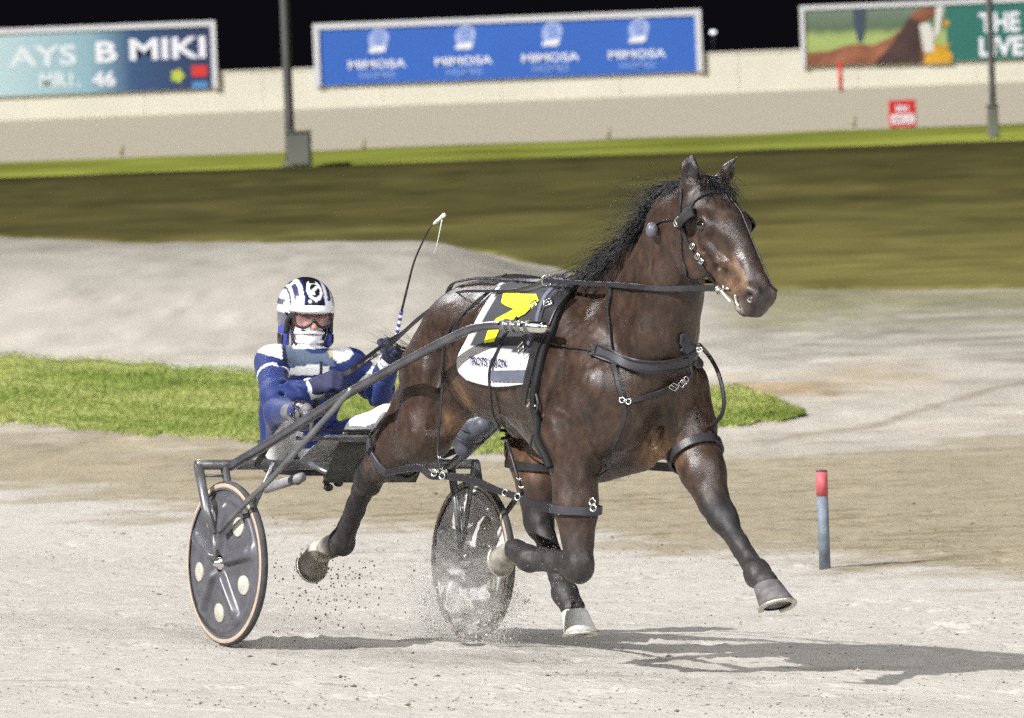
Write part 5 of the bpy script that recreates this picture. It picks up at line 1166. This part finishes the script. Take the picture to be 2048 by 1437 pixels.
# trousers below the waist / along the legs
dl1, _ = segd(DV, hipR, knR); dl2, _ = segd(DV, knR, ankR); dl3, _ = segd(DV, hipL, knL); dl4, _ = segd(DV, knL, ankL); dleg = np.minimum(np.minimum(dl1, dl2), np.minimum(dl3, dl4))
datr = np.minimum.reduce([segd(DV, elR, wrR)[0] - .065, segd(DV, elL, wrL)[0] - .065])
trou = (dleg < .10) & (DV[:, 2] < hipR[2] + .02) & (DV[:, 0] > hipR[0] + .0) & (datr > 0)
trou |= (dleg < .10) & (DV[:, 0] > hipR[0] + .115) & (datr > 0)
dc[trou] = white * .95
inner = trou & (np.abs(DV[:, 1]) < .09) & (DV[:, 2] > .80) & (DV[:, 0] < -.12); dc[inner] = navy
# jacket print, front, and a painted sleeve shade
def paint(poly, c_, extra=None):
    m_ = inside(DP, poly) & vis & ~trou
    if extra is not None: m_ &= extra
    dc[m_] = c_
chest_x = DV[:, 0] > SB[0] - .03
torso = np.minimum.reduce([segd(DV, P_SR, elR)[0], segd(DV, elR, wrR)[0]]) > .0
back_ = ~vis & (DV[:, 2] > P_SR[2] - .03) & (np.abs(DV[:, 1]) > .06); dc[back_] = white
for pl_ in ([(515, 704), (530, 684), (552, 664), (568, 672), (572, 722), (556, 716), (540, 712), (525, 708)], [(652, 690), (668, 680), (690, 688), (708, 706), (694, 722), (676, 726), (660, 710)]): paint(pl_, white)
paint([(572, 676), (600, 670), (640, 680), (652, 690), (662, 712), (672, 735), (634, 727), (580, 735), (573, 728)], teal)
paint([(580, 736), (634, 728), (658, 735), (660, 746), (616, 752), (580, 749)], white)
paint([(572, 765), (578, 740), (570, 685), (562, 680), (566, 730)], navy * .35)  # dark strip paints the shade between sleeve and chest
paint([(655, 700), (664, 698), (668, 712), (660, 716)], A_([.45, .40, .22]))
paint([(505, 760), (566, 760), (600, 800), (592, 836), (566, 846), (545, 872), (528, 900), (500, 905)], navy); trnav = inside(DP, [(505, 740), (580, 760), (596, 800), (590, 832), (566, 846), (545, 872), (528, 900), (495, 905)]) & vis; dc[trnav] = navy; trw = inside(DP, [(524, 918), (530, 888), (556, 860), (590, 838), (612, 842), (604, 880), (592, 920)]) & vis & (dleg < .12); dc[trw] = white * .95
collar = (DV[:, 2] > NK[2] - .035) & (np.linalg.norm(DV[:, :2] - NK[:2], axis=1) < .085) & (DV[:, 2] < HC[2] - .05); dc[collar] = navy * .9
for f in (.33,):
    for a_, b_ in ((P_SR, elR), (P_SL, elL)):
        d_ = (b_ - a_); L_ = np.linalg.norm(d_); d_ = d_ / L_; tq = (DV - a_) @ d_; dd, _ = segd(DV, a_, b_); dc[(np.abs(tq - L_ * .42) < .0075) & (dd < .09)] = white
for a_, b_ in ((elR, wrR), (elL, wrL)):
    d_ = (b_ - a_); L_ = np.linalg.norm(d_); d_ = d_ / L_; tq = (DV - a_) @ d_; dd, _ = segd(DV, a_, b_); dc[(tq > L_ - .03) & (tq < L_ + .05) & (dd < .06)] = white
hd_ = (DV - HC) @ DR; headm = (np.abs(hd_[:, 0]) < .16) & (np.abs(hd_[:, 1]) < .12) & (hd_[:, 2] > -.112) & (hd_[:, 2] < .2) & (np.abs(hd_[:, 1]) < .085)
dc[headm] = skin_c
scarf = headm & (hd_[:, 2] < -.030) & (hd_[:, 2] > -.16); dc[scarf] = A_([.74, .72, .76])
dc[headm & (hd_[:, 2] < -.105) & (hd_[:, 0] < .02)] = navy
m_silk = mat('driver_clothes', (.5, .5, .5), rough=.62, attr=True, var=.10, vscale=60, bump=.002, bscale=90, spec=.35, sheen=.1)
drv = Thing('person', 'seated driver in navy and white silks, painted helmet and white scarf, holding reins and whip', 'person', (hipR + hipL) / 2 * A_([1, 0, 1]) + (0, 0, -.1))
o = fast_mesh('body', DV - drv.base, DQ, m_silk, dc); o.parent = drv.e
zp, zn = dv.snap(spline(A_([(SB[0] + .11, .005, SB[2] + .085), (SB[0] + .11, .005, SB[2] - .05), (SB[0] + .11, .0, SB[2] - .22)]), 30), .002); b = MB(); b.ribbon(zp, zn, .012, .004); drv.part('zip', b, mat('zip_dark', (.012, .016, .04)), smooth=False)
# helmet: shell as a grid on the sphere with its painted pattern, peak, ear flap, chin strap
m_helm = mat('helmet_paint', (.5, .5, .5), rough=.18, attr=True, spec=.6, coat=.6)
m_navyc = mat('flap_blue', (.045, .055, .27), rough=.8, var=.2, vscale=60); m_hw = mat('helmet_white', (.80, .80, .82), rough=.25, coat=.5); m_goggle = mat('goggle_frame', (.03, .022, .024), rough=.4); m_hlin = mat('helmet_lining', (.02, .02, .022), rough=.8)
HB = DH(-.018, 0, .050); ra = A_([.132, .107, .116]); nu, nv = 120, 64
V = []; Cq = []
for j in range(nv + 1):
    th = math.pi * .5 * j / nv * 1.28
    for i in range(nu):
        ph = 2 * math.pi * i / nu; x, y_, z_ = math.sin(th) * math.cos(ph), math.sin(th) * math.sin(ph), math.cos(th)
        # open the face: the front rim stays at the brow, the sides run down over the ears
        if z_ < -.02 and x > .30: k_ = min(1, (x - .30) / .25); z_ = z_ * (1 - k_) - .02 * k_
        V.append(HB + df_ * x * ra[0] + dl_ * y_ * ra[1] + du_ * (z_ * ra[2] * (1.0 if z_ > 0 else 1.75)))
        navy2, blk, wh = A_([.012, .018, .11]), A_([.012, .012, .016]), A_([.80, .80, .84]); r2 = math.hypot((x - .70) / .9, y_ - .12)
        a2 = math.atan2(y_, x); q = y_ + .12 * (x - .5); c_ = wh
        if z_ > .10:
            if abs(y_) < .36 and x > -.5: c_ = navy2 if abs(y_) > .27 else blk
            elif .36 <= abs(y_) < .50: c_ = wh
            elif .50 <= abs(y_) < .66 and z_ > .28: c_ = A_([.05, .055, .12])
            elif .74 <= abs(y_) < .79: c_ = A_([.10, .10, .14])
            elif z_ < .30 and x < .35: c_ = A_([.14, .14, .19])
        elif z_ > -.08: c_ = wh
        else: c_ = A_([.10, .10, .16]) if abs(x) < .45 else wh
        # horseshoe emblem on the front
        ex, ez = (y_ - .03) / .27, (z_ - .62) / .30
        if x > .2 and z_ > .2:
            rr = math.hypot(ex, ez)
            if .68 < rr < 1.05 and not (ez > .70 and abs(ex) < .45): c_ = wh
            elif rr <= .68 and (abs(ez - .15 - .5 * ex) < .15 or (ex < -.1 and abs(ez + .25) < .12)): c_ = wh
        Cq.append(c_)
V = A_(V); idx = np.arange((nv + 1) * nu).reshape(nv + 1, nu)
F_ = np.stack([idx[:-1], np.roll(idx, -1, 1)[:-1], np.roll(idx, -1, 1)[1:], idx[1:]], -1).reshape(-1, 4)
zz = ((V[F_].mean(1) - HB) @ DR); keep = ~((zz[:, 2] < -.012) & (zz[:, 0] > .055)); F_ = F_[keep]
hel = fast_mesh('helmet', V - drv.base, F_, m_helm, A_(Cq)); hel.parent = drv.e; md = hel.modifiers.new('t', 'SOLIDIFY'); md.thickness = .012; md.offset = -1
b = MB(); V = []; n_ = 30
for i in range(n_):
    a_ = -1.35 + 2.7 * i / (n_ - 1)
    for (r_, z_) in ((1.0, .030), (1.03, .026), (1.0 + .26 * math.cos(a_) ** .6 if math.cos(a_) > 0 else 1.0, .004), (1.0 + .25 * max(0, math.cos(a_)) ** .6, -.010), (1.01, -.002)):
        V.append(HB + df_ * (math.cos(a_) * ra[0] * r_) + dl_ * (math.sin(a_) * ra[1] * min(r_, 1.06)) + du_ * z_)
b.add(V, [(i * 5 + k, i * 5 + k + 1, i * 5 + 6 + k, i * 5 + 5 + k) for i in range(n_ - 1) for k in range(4)]); pk = drv.part('peak', b, m_hw, parent=hel); md = pk.modifiers.new('t', 'SOLIDIFY'); md.thickness = .004
b = MB(); b.tube([HB + df_ * (math.cos(a_) * (ra[0] * 1.015)) + dl_ * (math.sin(a_) * ra[1] * 1.02) + du_ * .034 for a_ in np.linspace(-1.4, 1.4, 24)], .005, 6); drv.part('peak_trim', b, m_goggle, parent=hel)
for g_ in (-1, 1):
    b = MB(); c_ = DH(-.012, .094 * g_, -.055); b.box(c_, (.088, .034, .125), R=np.stack([df_, dl_, du_], 1), bev=.018); fl = drv.part('ear_flap', b, m_navyc, parent=hel)
    b = MB(); b.box(c_ + du_ * -.022 + dl_ * g_ * .018 + df_ * .008, (.060, .006, .040), R=np.stack([df_, dl_, du_], 1), bev=.003); b.n and None; drv.part('flap_tab', b, m_goggle, parent=hel)
    b = MB(); b.tube(spline([DH(.02, .082 * g_, -.01), DH(.045, .075 * g_, -.06), DH(.052, .052 * g_, -.105), DH(.05, 0, -.135)], 20), .0065, 6); drv.part('chin_strap', b, m_goggle, parent=hel)
    b = MB(); b.tube(spline([DH(.066, .080 * g_, .030), DH(.04, .094 * g_, .0), DH(.03, .098 * g_, -.05)], 14), .010, 7); drv.part('helmet_edge', b, m_hlin, parent=hel)
# goggles: clear lens in a dark frame
m_lens = bpy.data.materials.new('goggle_lens'); m_lens.use_nodes = True; bs = m_lens.node_tree.nodes['Principled BSDF']; bs.inputs['Base Color'].default_value = (.55, .33, .33, 1); bs.inputs['Roughness'].default_value = .05; bs.inputs['Alpha'].default_value = .35
gp = [(-.078, .022), (-.068, .040), (-.03, .044), (0, .042), (.03, .044), (.068, .040), (.078, .022), (.070, -.014), (.042, -.024), (.020, -.012), (0, .008), (-.020, -.012), (-.042, -.024), (-.070, -.014)]
def gpt(y_, z_, o=0.0): return DH(.112 + o - 5.2 * y_ * y_, y_, z_)
gl = spline(A_([gpt(*q) for q in gp]), 60, True); b = MB(); b.tube(gl, .0062, 7, closed=True); gog = drv.part('goggles', b, m_goggle)
b = MB(); V = [gpt(0, .026, .004)] + list(gl); b.add(V, [(0, 1 + i, 1 + (i + 1) % 60) for i in range(60)]); drv.part('lens', b, m_lens, parent=gog)
for g_ in (-1, 1):
    b = MB(); b.ribbon(spline([gpt(.078 * g_, .022), DH(.05, .092 * g_, .030), DH(.0, .102 * g_, .032)], 14), [dl_ * g_] * 14, .026, .004); drv.part('goggle_strap', b, m_goggle, parent=gog)
    b = MB(); b.ball(DH(.078, .032 * g_, .018), .013, 12); drv.part('eye', b, mat('driver_eye', (.10, .07, .06), rough=.2)); 
    b = MB(); b.tube(spline([DH(.089, .016 * g_, .034), DH(.09, .034 * g_, .039), DH(.080, .052 * g_, .034)], 10), .004, 6); drv.part('eyebrow', b, m_hlin)
b = MB()
for k in (0, 2): b.tube(spline([DH(.045, -.062, -.05 - .018 * k), DH(.092 - .004 * k, -.03, -.045 - .02 * k), DH(.106 - .008 * k, 0, -.043 - .019 * k), DH(.092 - .004 * k, .03, -.047 - .02 * k), DH(.045, .062, -.05 - .018 * k)], 24), .0065 if k else .008, 6)
drv.part('face_scarf', b, mat('scarf_white', (.76, .74, .79), rough=.85, bump=.002, bscale=60))
# gloves with five fingers closed round the reins / the whip
m_glove = mat('glove_navy', (.022, .024, .070), rough=.75, var=.25, vscale=70, bump=.0015, bscale=140)
def glove(wr, d, grip, palm, thumb_side):
    """wr wrist; d towards the knuckles; grip axis of what is held; palm direction the palm faces"""
    d = A_(d, float); d /= np.linalg.norm(d); palm = A_(palm, float); palm = palm - d * (palm @ d); palm /= np.linalg.norm(palm); lat = np.cross(palm, d)
    if lat @ A_(grip) < 0: lat = -lat
    f = Field(wr - .13, wr + .16, .0036)
    f.rc(wr - d * .035, wr + d * .02, .040, .036, .01); kn = wr + d * .082
    f.rc(wr + d * .015, wr + d * .06 + lat * .018, .032, .030, .02, sc=(palm, .75)); f.rc(wr + d * .02, wr + d * .06 - lat * .022, .030, .028, .02, sc=(palm, .75))
    for i, (o_, ln) in enumerate(((.033, .94), (.011, 1.05), (-.011, 1.0), (-.032, .82))):
        a_ = kn + lat * o_ - palm * .004; q1 = a_ + (d * .55 + palm * .85) * .036 * ln; q2 = q1 + (palm * .45 - d * .9) * .030 * ln; q3 = q2 + (-d * .8 - palm * .55) * .020 * ln
        f.rc(wr + d * .05 + lat * o_ * .8, a_, .0135, .0135, .006); f.rc(a_, q1, .0132, .0120, .004); f.rc(q1, q2, .0120, .0112, .004); f.rc(q2, q3, .0112, .0100, .004)
    t0 = wr + d * .030 + lat * .034 + palm * .008; t1 = t0 + lat * .022 + d * .030 + palm * .018; t2 = t1 + d * .024 + palm * .022 - lat * .012; t3 = t2 + palm * .006 + d * .006 - lat * .018
    f.rc(t0, t1, .0165, .0145, .010); f.rc(t1, t2, .0140, .0125, .004); f.rc(t2, t3, .0122, .0105, .004)
    V, Q = f.mesh(); o_ = fast_mesh('glove', V - drv.base, Q, m_glove); o_.parent = drv.e
    hold = kn + palm * .022 - d * .012; b = MB(); b.lathe([(.043, -.012), (.046, 0), (.044, .012), (.040, .012)], wr - d * .045, d, 20); drv.part('glove_cuff', b, m_hw, parent=o_)
    return hold
hR = glove(HP(636, 772, -.13), HP(672, 757, -.09) - HP(636, 772, -.13) + (.02, 0, 0), (.1, 0, 1), (.15, 1, -.25), 1)
hL = glove(HP(781, 716, .262), HP(789, 688, .25) - HP(781, 716, .262) + (.03, -.01, 0), (.1, -.25, 1), (.55, -1, .1), 1)
# boots
m_boot = mat('boot_grey', (.085, .09, .115), rough=.45, var=.35, vscale=25, bump=.002, bscale=60); m_boot2 = mat('boot_light', (.13, .13, .14), rough=.6, var=.3, vscale=25, bump=.002, bscale=60)
for an, ft, mm_, s_ in ((ankR, ftR, m_boot2, .74), (ankL, ftL, m_boot, 1.25)):
    f = Field(ft - .24, ft + .24, .006); up_ = A_([.50, 0, .87])
    f.rc(an + up_ * -.02 + (-.07, 0, .02), an + (0, 0, -.01), .050 * s_, .046 * s_, .02); f.rc(an + (.005, 0, -.03), ft + up_ * .075 * s_ + (.02, 0, 0), .042 * s_, .034 * s_, .03, sc=((0, 1, 0), .95)); f.rc(an + (.0, 0, -.035), an + (.02, 0, -.065 * s_), .040 * s_, .034 * s_, .02)
    V, Q = f.mesh(); o_ = fast_mesh('boot', V - drv.base, Q, mm_); o_.parent = drv.e
    b = MB(); c_ = an * .5 + ft * .5 + up_ * .03
    for k in (-.03, .02): b.tube([c_ + up_ * k + .052 * s_ * A_([math.cos(a_) * .9, math.sin(a_), -.5 * math.cos(a_)]) for a_ in np.linspace(0, 6.28, 18)[:-1]], .0055, 6, closed=True)
    drv.part('boot_strap', b, m_goggle if s_ < 1.1 else m_strapg, parent=o_)
# ---- whip
T = Thing('whip', 'thin black driving whip with blue and white handle and pale tip, held upright', 'whip', hL)
wy = hL[1]
m_bw = mat('whip_blue', (.05, .06, .32), rough=.5)
hb = HP(787, 700, wy); h1 = HP(803, 624, wy)
b = MB(); b.tube([hb, hb * .5 + h1 * .5, h1], [.0075, .0070, .0062], 8); hd2 = T.part('handle', b, m_hw)
for f in (.50, .66, .82, .97): p_ = hb * (1 - f) + h1 * f; dd = (h1 - hb) / np.linalg.norm(h1 - hb); b = MB(); b.tube([p_ - dd * .007, p_ + dd * .007], .0082, 8); T.part('band', b, m_bw, parent=hd2)
S = spline([h1, HP(815, 575, wy), HP(828, 525, wy), HP(845, 485, wy), HP(858, 460, wy), HP(870, 446, wy)], 40); b = MB(); b.tube(S, np.linspace(.0055, .0025, 40), 7); T.part('shaft', b, m_strap)
S = spline([HP(867, 449, wy), HP(878, 440, wy), HP(889, 430, wy)], 8); b = MB(); b.tube(S, [.004, .007, .008, .008, .008, .0085, .009, .009], 7); T.part('tip', b, m_white)
S = spline([HP(884, 440, wy), HP(879, 465, wy), HP(873, 492, wy), HP(867, 510, wy)], 24); b = MB(); b.tube(S, np.linspace(.0028, .0010, 24), 6); T.part('lash', b, m_white)
# ---- reins
ringp = pr + (0, 0, .012)
T = Thing('rein', 'flat dark rein along the near neck and over the rump to the raised hand', 'rein', ringp, 'driving reins')
S = spline([bitp, bitp * .97 + ringp * .03 + (0, -.01, 0), bitp * .7 + ringp * .3 + (0, -.012, -.010), bitp * .35 + ringp * .65 + (0, -.010, -.006), ringp], 60)
for it in range(6):
    qq, nq = hs.snap(S, .014); dS = hs.val(S); S = np.where((dS < .014)[:, None], qq, S)
    if it < 5:
        for _ in range(3): S[1:-1] = (S[:-2] + 2 * S[1:-1] + S[2:]) / 4
b = MB(); b.ribbon(S, np.tile(FR.T @ -cf, (60, 1)), np.concatenate([np.full(12, .020), np.linspace(.024, .018, 48)]), .006); T.part('front_strap', b, m_strap, smooth=False)
for f in (3, 8): b = MB(); dd = S[f + 1] - S[f]; dd /= np.linalg.norm(dd); b.tube([S[f] - dd * .006, S[f] + dd * .006], .013, 8); T.part('keeper', b, m_chrome)
hand_t = HP(796, 672, wy - .01)
S2 = spline([ringp, RC(1040, 592, .03)[0], RC(985, 594, .03)[0], RC(930, 592, .022)[0], HP(893, 598, -.06), HP(862, 619, .04), hand_t], 60)
b = MB(); b.ribbon(S2, np.tile(FR.T @ -cf, (60, 1)), .012, .006); T.part('back_strap', b, m_strap, smooth=False)
S3 = spline([hand_t, HP(772, 688, .2), HP(735, 715, .08), HP(700, 742, -.03), hR + (0, 0, .02)], 40); b = MB(); b.ribbon(S3, np.tile(FR.T @ -cf, (40, 1)), .020, .007); T.part('hand_part', b, m_strap, smooth=False)
S3 = spline([hR, hR + (-.03, .03, -.05), HP(634, 800, -.05), HP(626, 850, -.03), HP(640, 880, .0)], 30); b = MB(); b.ribbon(S3, np.tile(FR.T @ -cf, (30, 1)), .018, .006); T.part('loose_end', b, m_strap, smooth=False)
T = Thing('rein', 'second dark rein running beyond the horse neck to the lower gloved hand', 'rein', ringp * A_([1, -1, 1]), 'driving reins')
fb_ = HO + hf * .46 + hl * .085 + hu * -.03
S = spline([fb_, (2.62, .16, 1.53), (2.2, .20, 1.52), ringp * A_([1, -1, 1]), tuple(skin((1.5, .08, 1.5), .02)[0]), tuple(skin((1.1, .05, 1.5), .015)[0]), HP(866, 617, .05), HP(780, 690, .12), HP(720, 732, .02), hR + (.01, 0, .01)], 90)
b = MB(); b.ribbon(S, np.tile([0, 1, .2], (90, 1)), .016, .006); T.part('strap', b, m_strap, smooth=False)
# ================================================================ KICKED-UP SAND
r = np.random.default_rng(41)
def grains(name, P, rad, cols, label=None):
    n_ = len(P); V = base6[None] * (rad[:, None] * r.uniform(.6, 1.4, (n_, 6)))[..., None] + P[:, None]
    Fg = (tri8[None] + (np.arange(n_) * 6)[:, None, None]).reshape(-1, 3)
    o_ = fast_mesh(name, V.reshape(-1, 3), Fg, m_cl, np.repeat(cols, 6, 0), smooth=False); tag(o_, kind='stuff')
base6 = np.array([(1, 0, 0), (0, 1, 0), (-1, 0, 0), (0, -1, 0), (0, 0, 1), (0, 0, -1)], float); tri8 = tri
# spray round the far wheel
n_ = 3800; a_ = r.uniform(-2.6, -.4, n_); rr = .345 + np.abs(r.normal(0, .05, n_)) * r.random(n_)
q = np.stack([rr * np.cos(a_) + r.normal(0, .05, n_) + .05, .58 + r.normal(-.02, .055, n_), .34 + rr * np.sin(a_) + np.abs(r.normal(0, .05, n_))], 1)
n2 = 1800; q2 = np.stack([r.uniform(-.30, .34, n2), .50 + r.normal(0, .05, n2), np.abs(r.normal(0, .20, n2)) ** 1.0 + .01], 1); q = np.vstack([q, q2]); q = q[q[:, 2] > .004]
grains('wheel_spray', q @ FR.T + OO, r.uniform(.0008, .0022, len(q)) * (1 + 1.5 * (r.random(len(q)) < .05)), A_([.72, .70, .67]) * r.uniform(.7, 1.15, (len(q), 1)))
# clods thrown up behind the hind hoof
n_ = 260; u = r.normal(660, 70, n_); v = 1120 + np.abs(r.normal(0, 75, n_)) ; P = A_([HP(a, b_, y_) for a, b_, y_ in zip(u, v, r.normal(-.15, .12, n_))]); P = P[P[:, 2] > .01]
grains('flying_clods', P @ FR.T + OO, r.uniform(.0015, .0055, len(P)), np.where(r.random((len(P), 1)) < .7, A_([[.12, .09, .055]]), A_([[.24, .13, .09]])))
n_ = 500; u = r.normal(1120, 40, n_); v = r.normal(1150, 55, n_); P = A_([HP(a, b_, y_) for a, b_, y_ in zip(u, v, r.normal(-.02, .12, n_))]); P = P[P[:, 2] > .01]
grains('flying_grit', P @ FR.T + OO, r.uniform(.001, .0022, len(P)), A_([.5, .48, .45]) * r.uniform(.8, 1.1, (len(P), 1)))
# thin dust cloud
m_dust = bpy.data.materials.new('dust_cloud'); m_dust.use_nodes = True; nt = m_dust.node_tree; nt.nodes.clear()
out = nt.nodes.new('ShaderNodeOutputMaterial'); vo = nt.nodes.new('ShaderNodeVolumePrincipled'); vo.inputs['Color'].default_value = (.985, .975, .96, 1)
tc = nt.nodes.new('ShaderNodeTexCoord'); nz = nt.nodes.new('ShaderNodeTexNoise'); nz.inputs['Scale'].default_value = 9; nz.inputs['Detail'].default_value = 4; nt.links.new(tc.outputs['Object'], nz.inputs[0])
ln_ = nt.nodes.new('ShaderNodeVectorMath'); ln_.operation = 'LENGTH'; nt.links.new(tc.outputs['Object'], ln_.inputs[0])
fall = nt.nodes.new('ShaderNodeMapRange'); fall.inputs[1].default_value = .05; fall.inputs[2].default_value = 1.0; fall.inputs[3].default_value = 1; fall.inputs[4].default_value = 0; nt.links.new(ln_.outputs['Value'], fall.inputs[0])
nr_ = nt.nodes.new('ShaderNodeMapRange'); nr_.inputs[1].default_value = .40; nr_.inputs[2].default_value = .70; nr_.inputs[4].default_value = 10.0; nt.links.new(nz.outputs[0], nr_.inputs[0])
mu = nt.nodes.new('ShaderNodeMath'); mu.operation = 'MULTIPLY'; nt.links.new(fall.outputs[0], mu.inputs[0]); nt.links.new(nr_.outputs[0], mu.inputs[1]); nt.links.new(mu.outputs[0], vo.inputs['Density']); nt.links.new(vo.outputs[0], out.inputs['Volume'])
b = MB(); b.ball((0, 0, 0), 1.0, 24); o = b.obj('dust', m_dust); m4 = MF.copy(); w_ = WP((.06, .50, .19))
for i in range(3): m4[i][3] = w_[i]
o.matrix_world = m4 @ Matrix.Diagonal((.48, .20, .34, 1)); tag(o, kind='stuff')
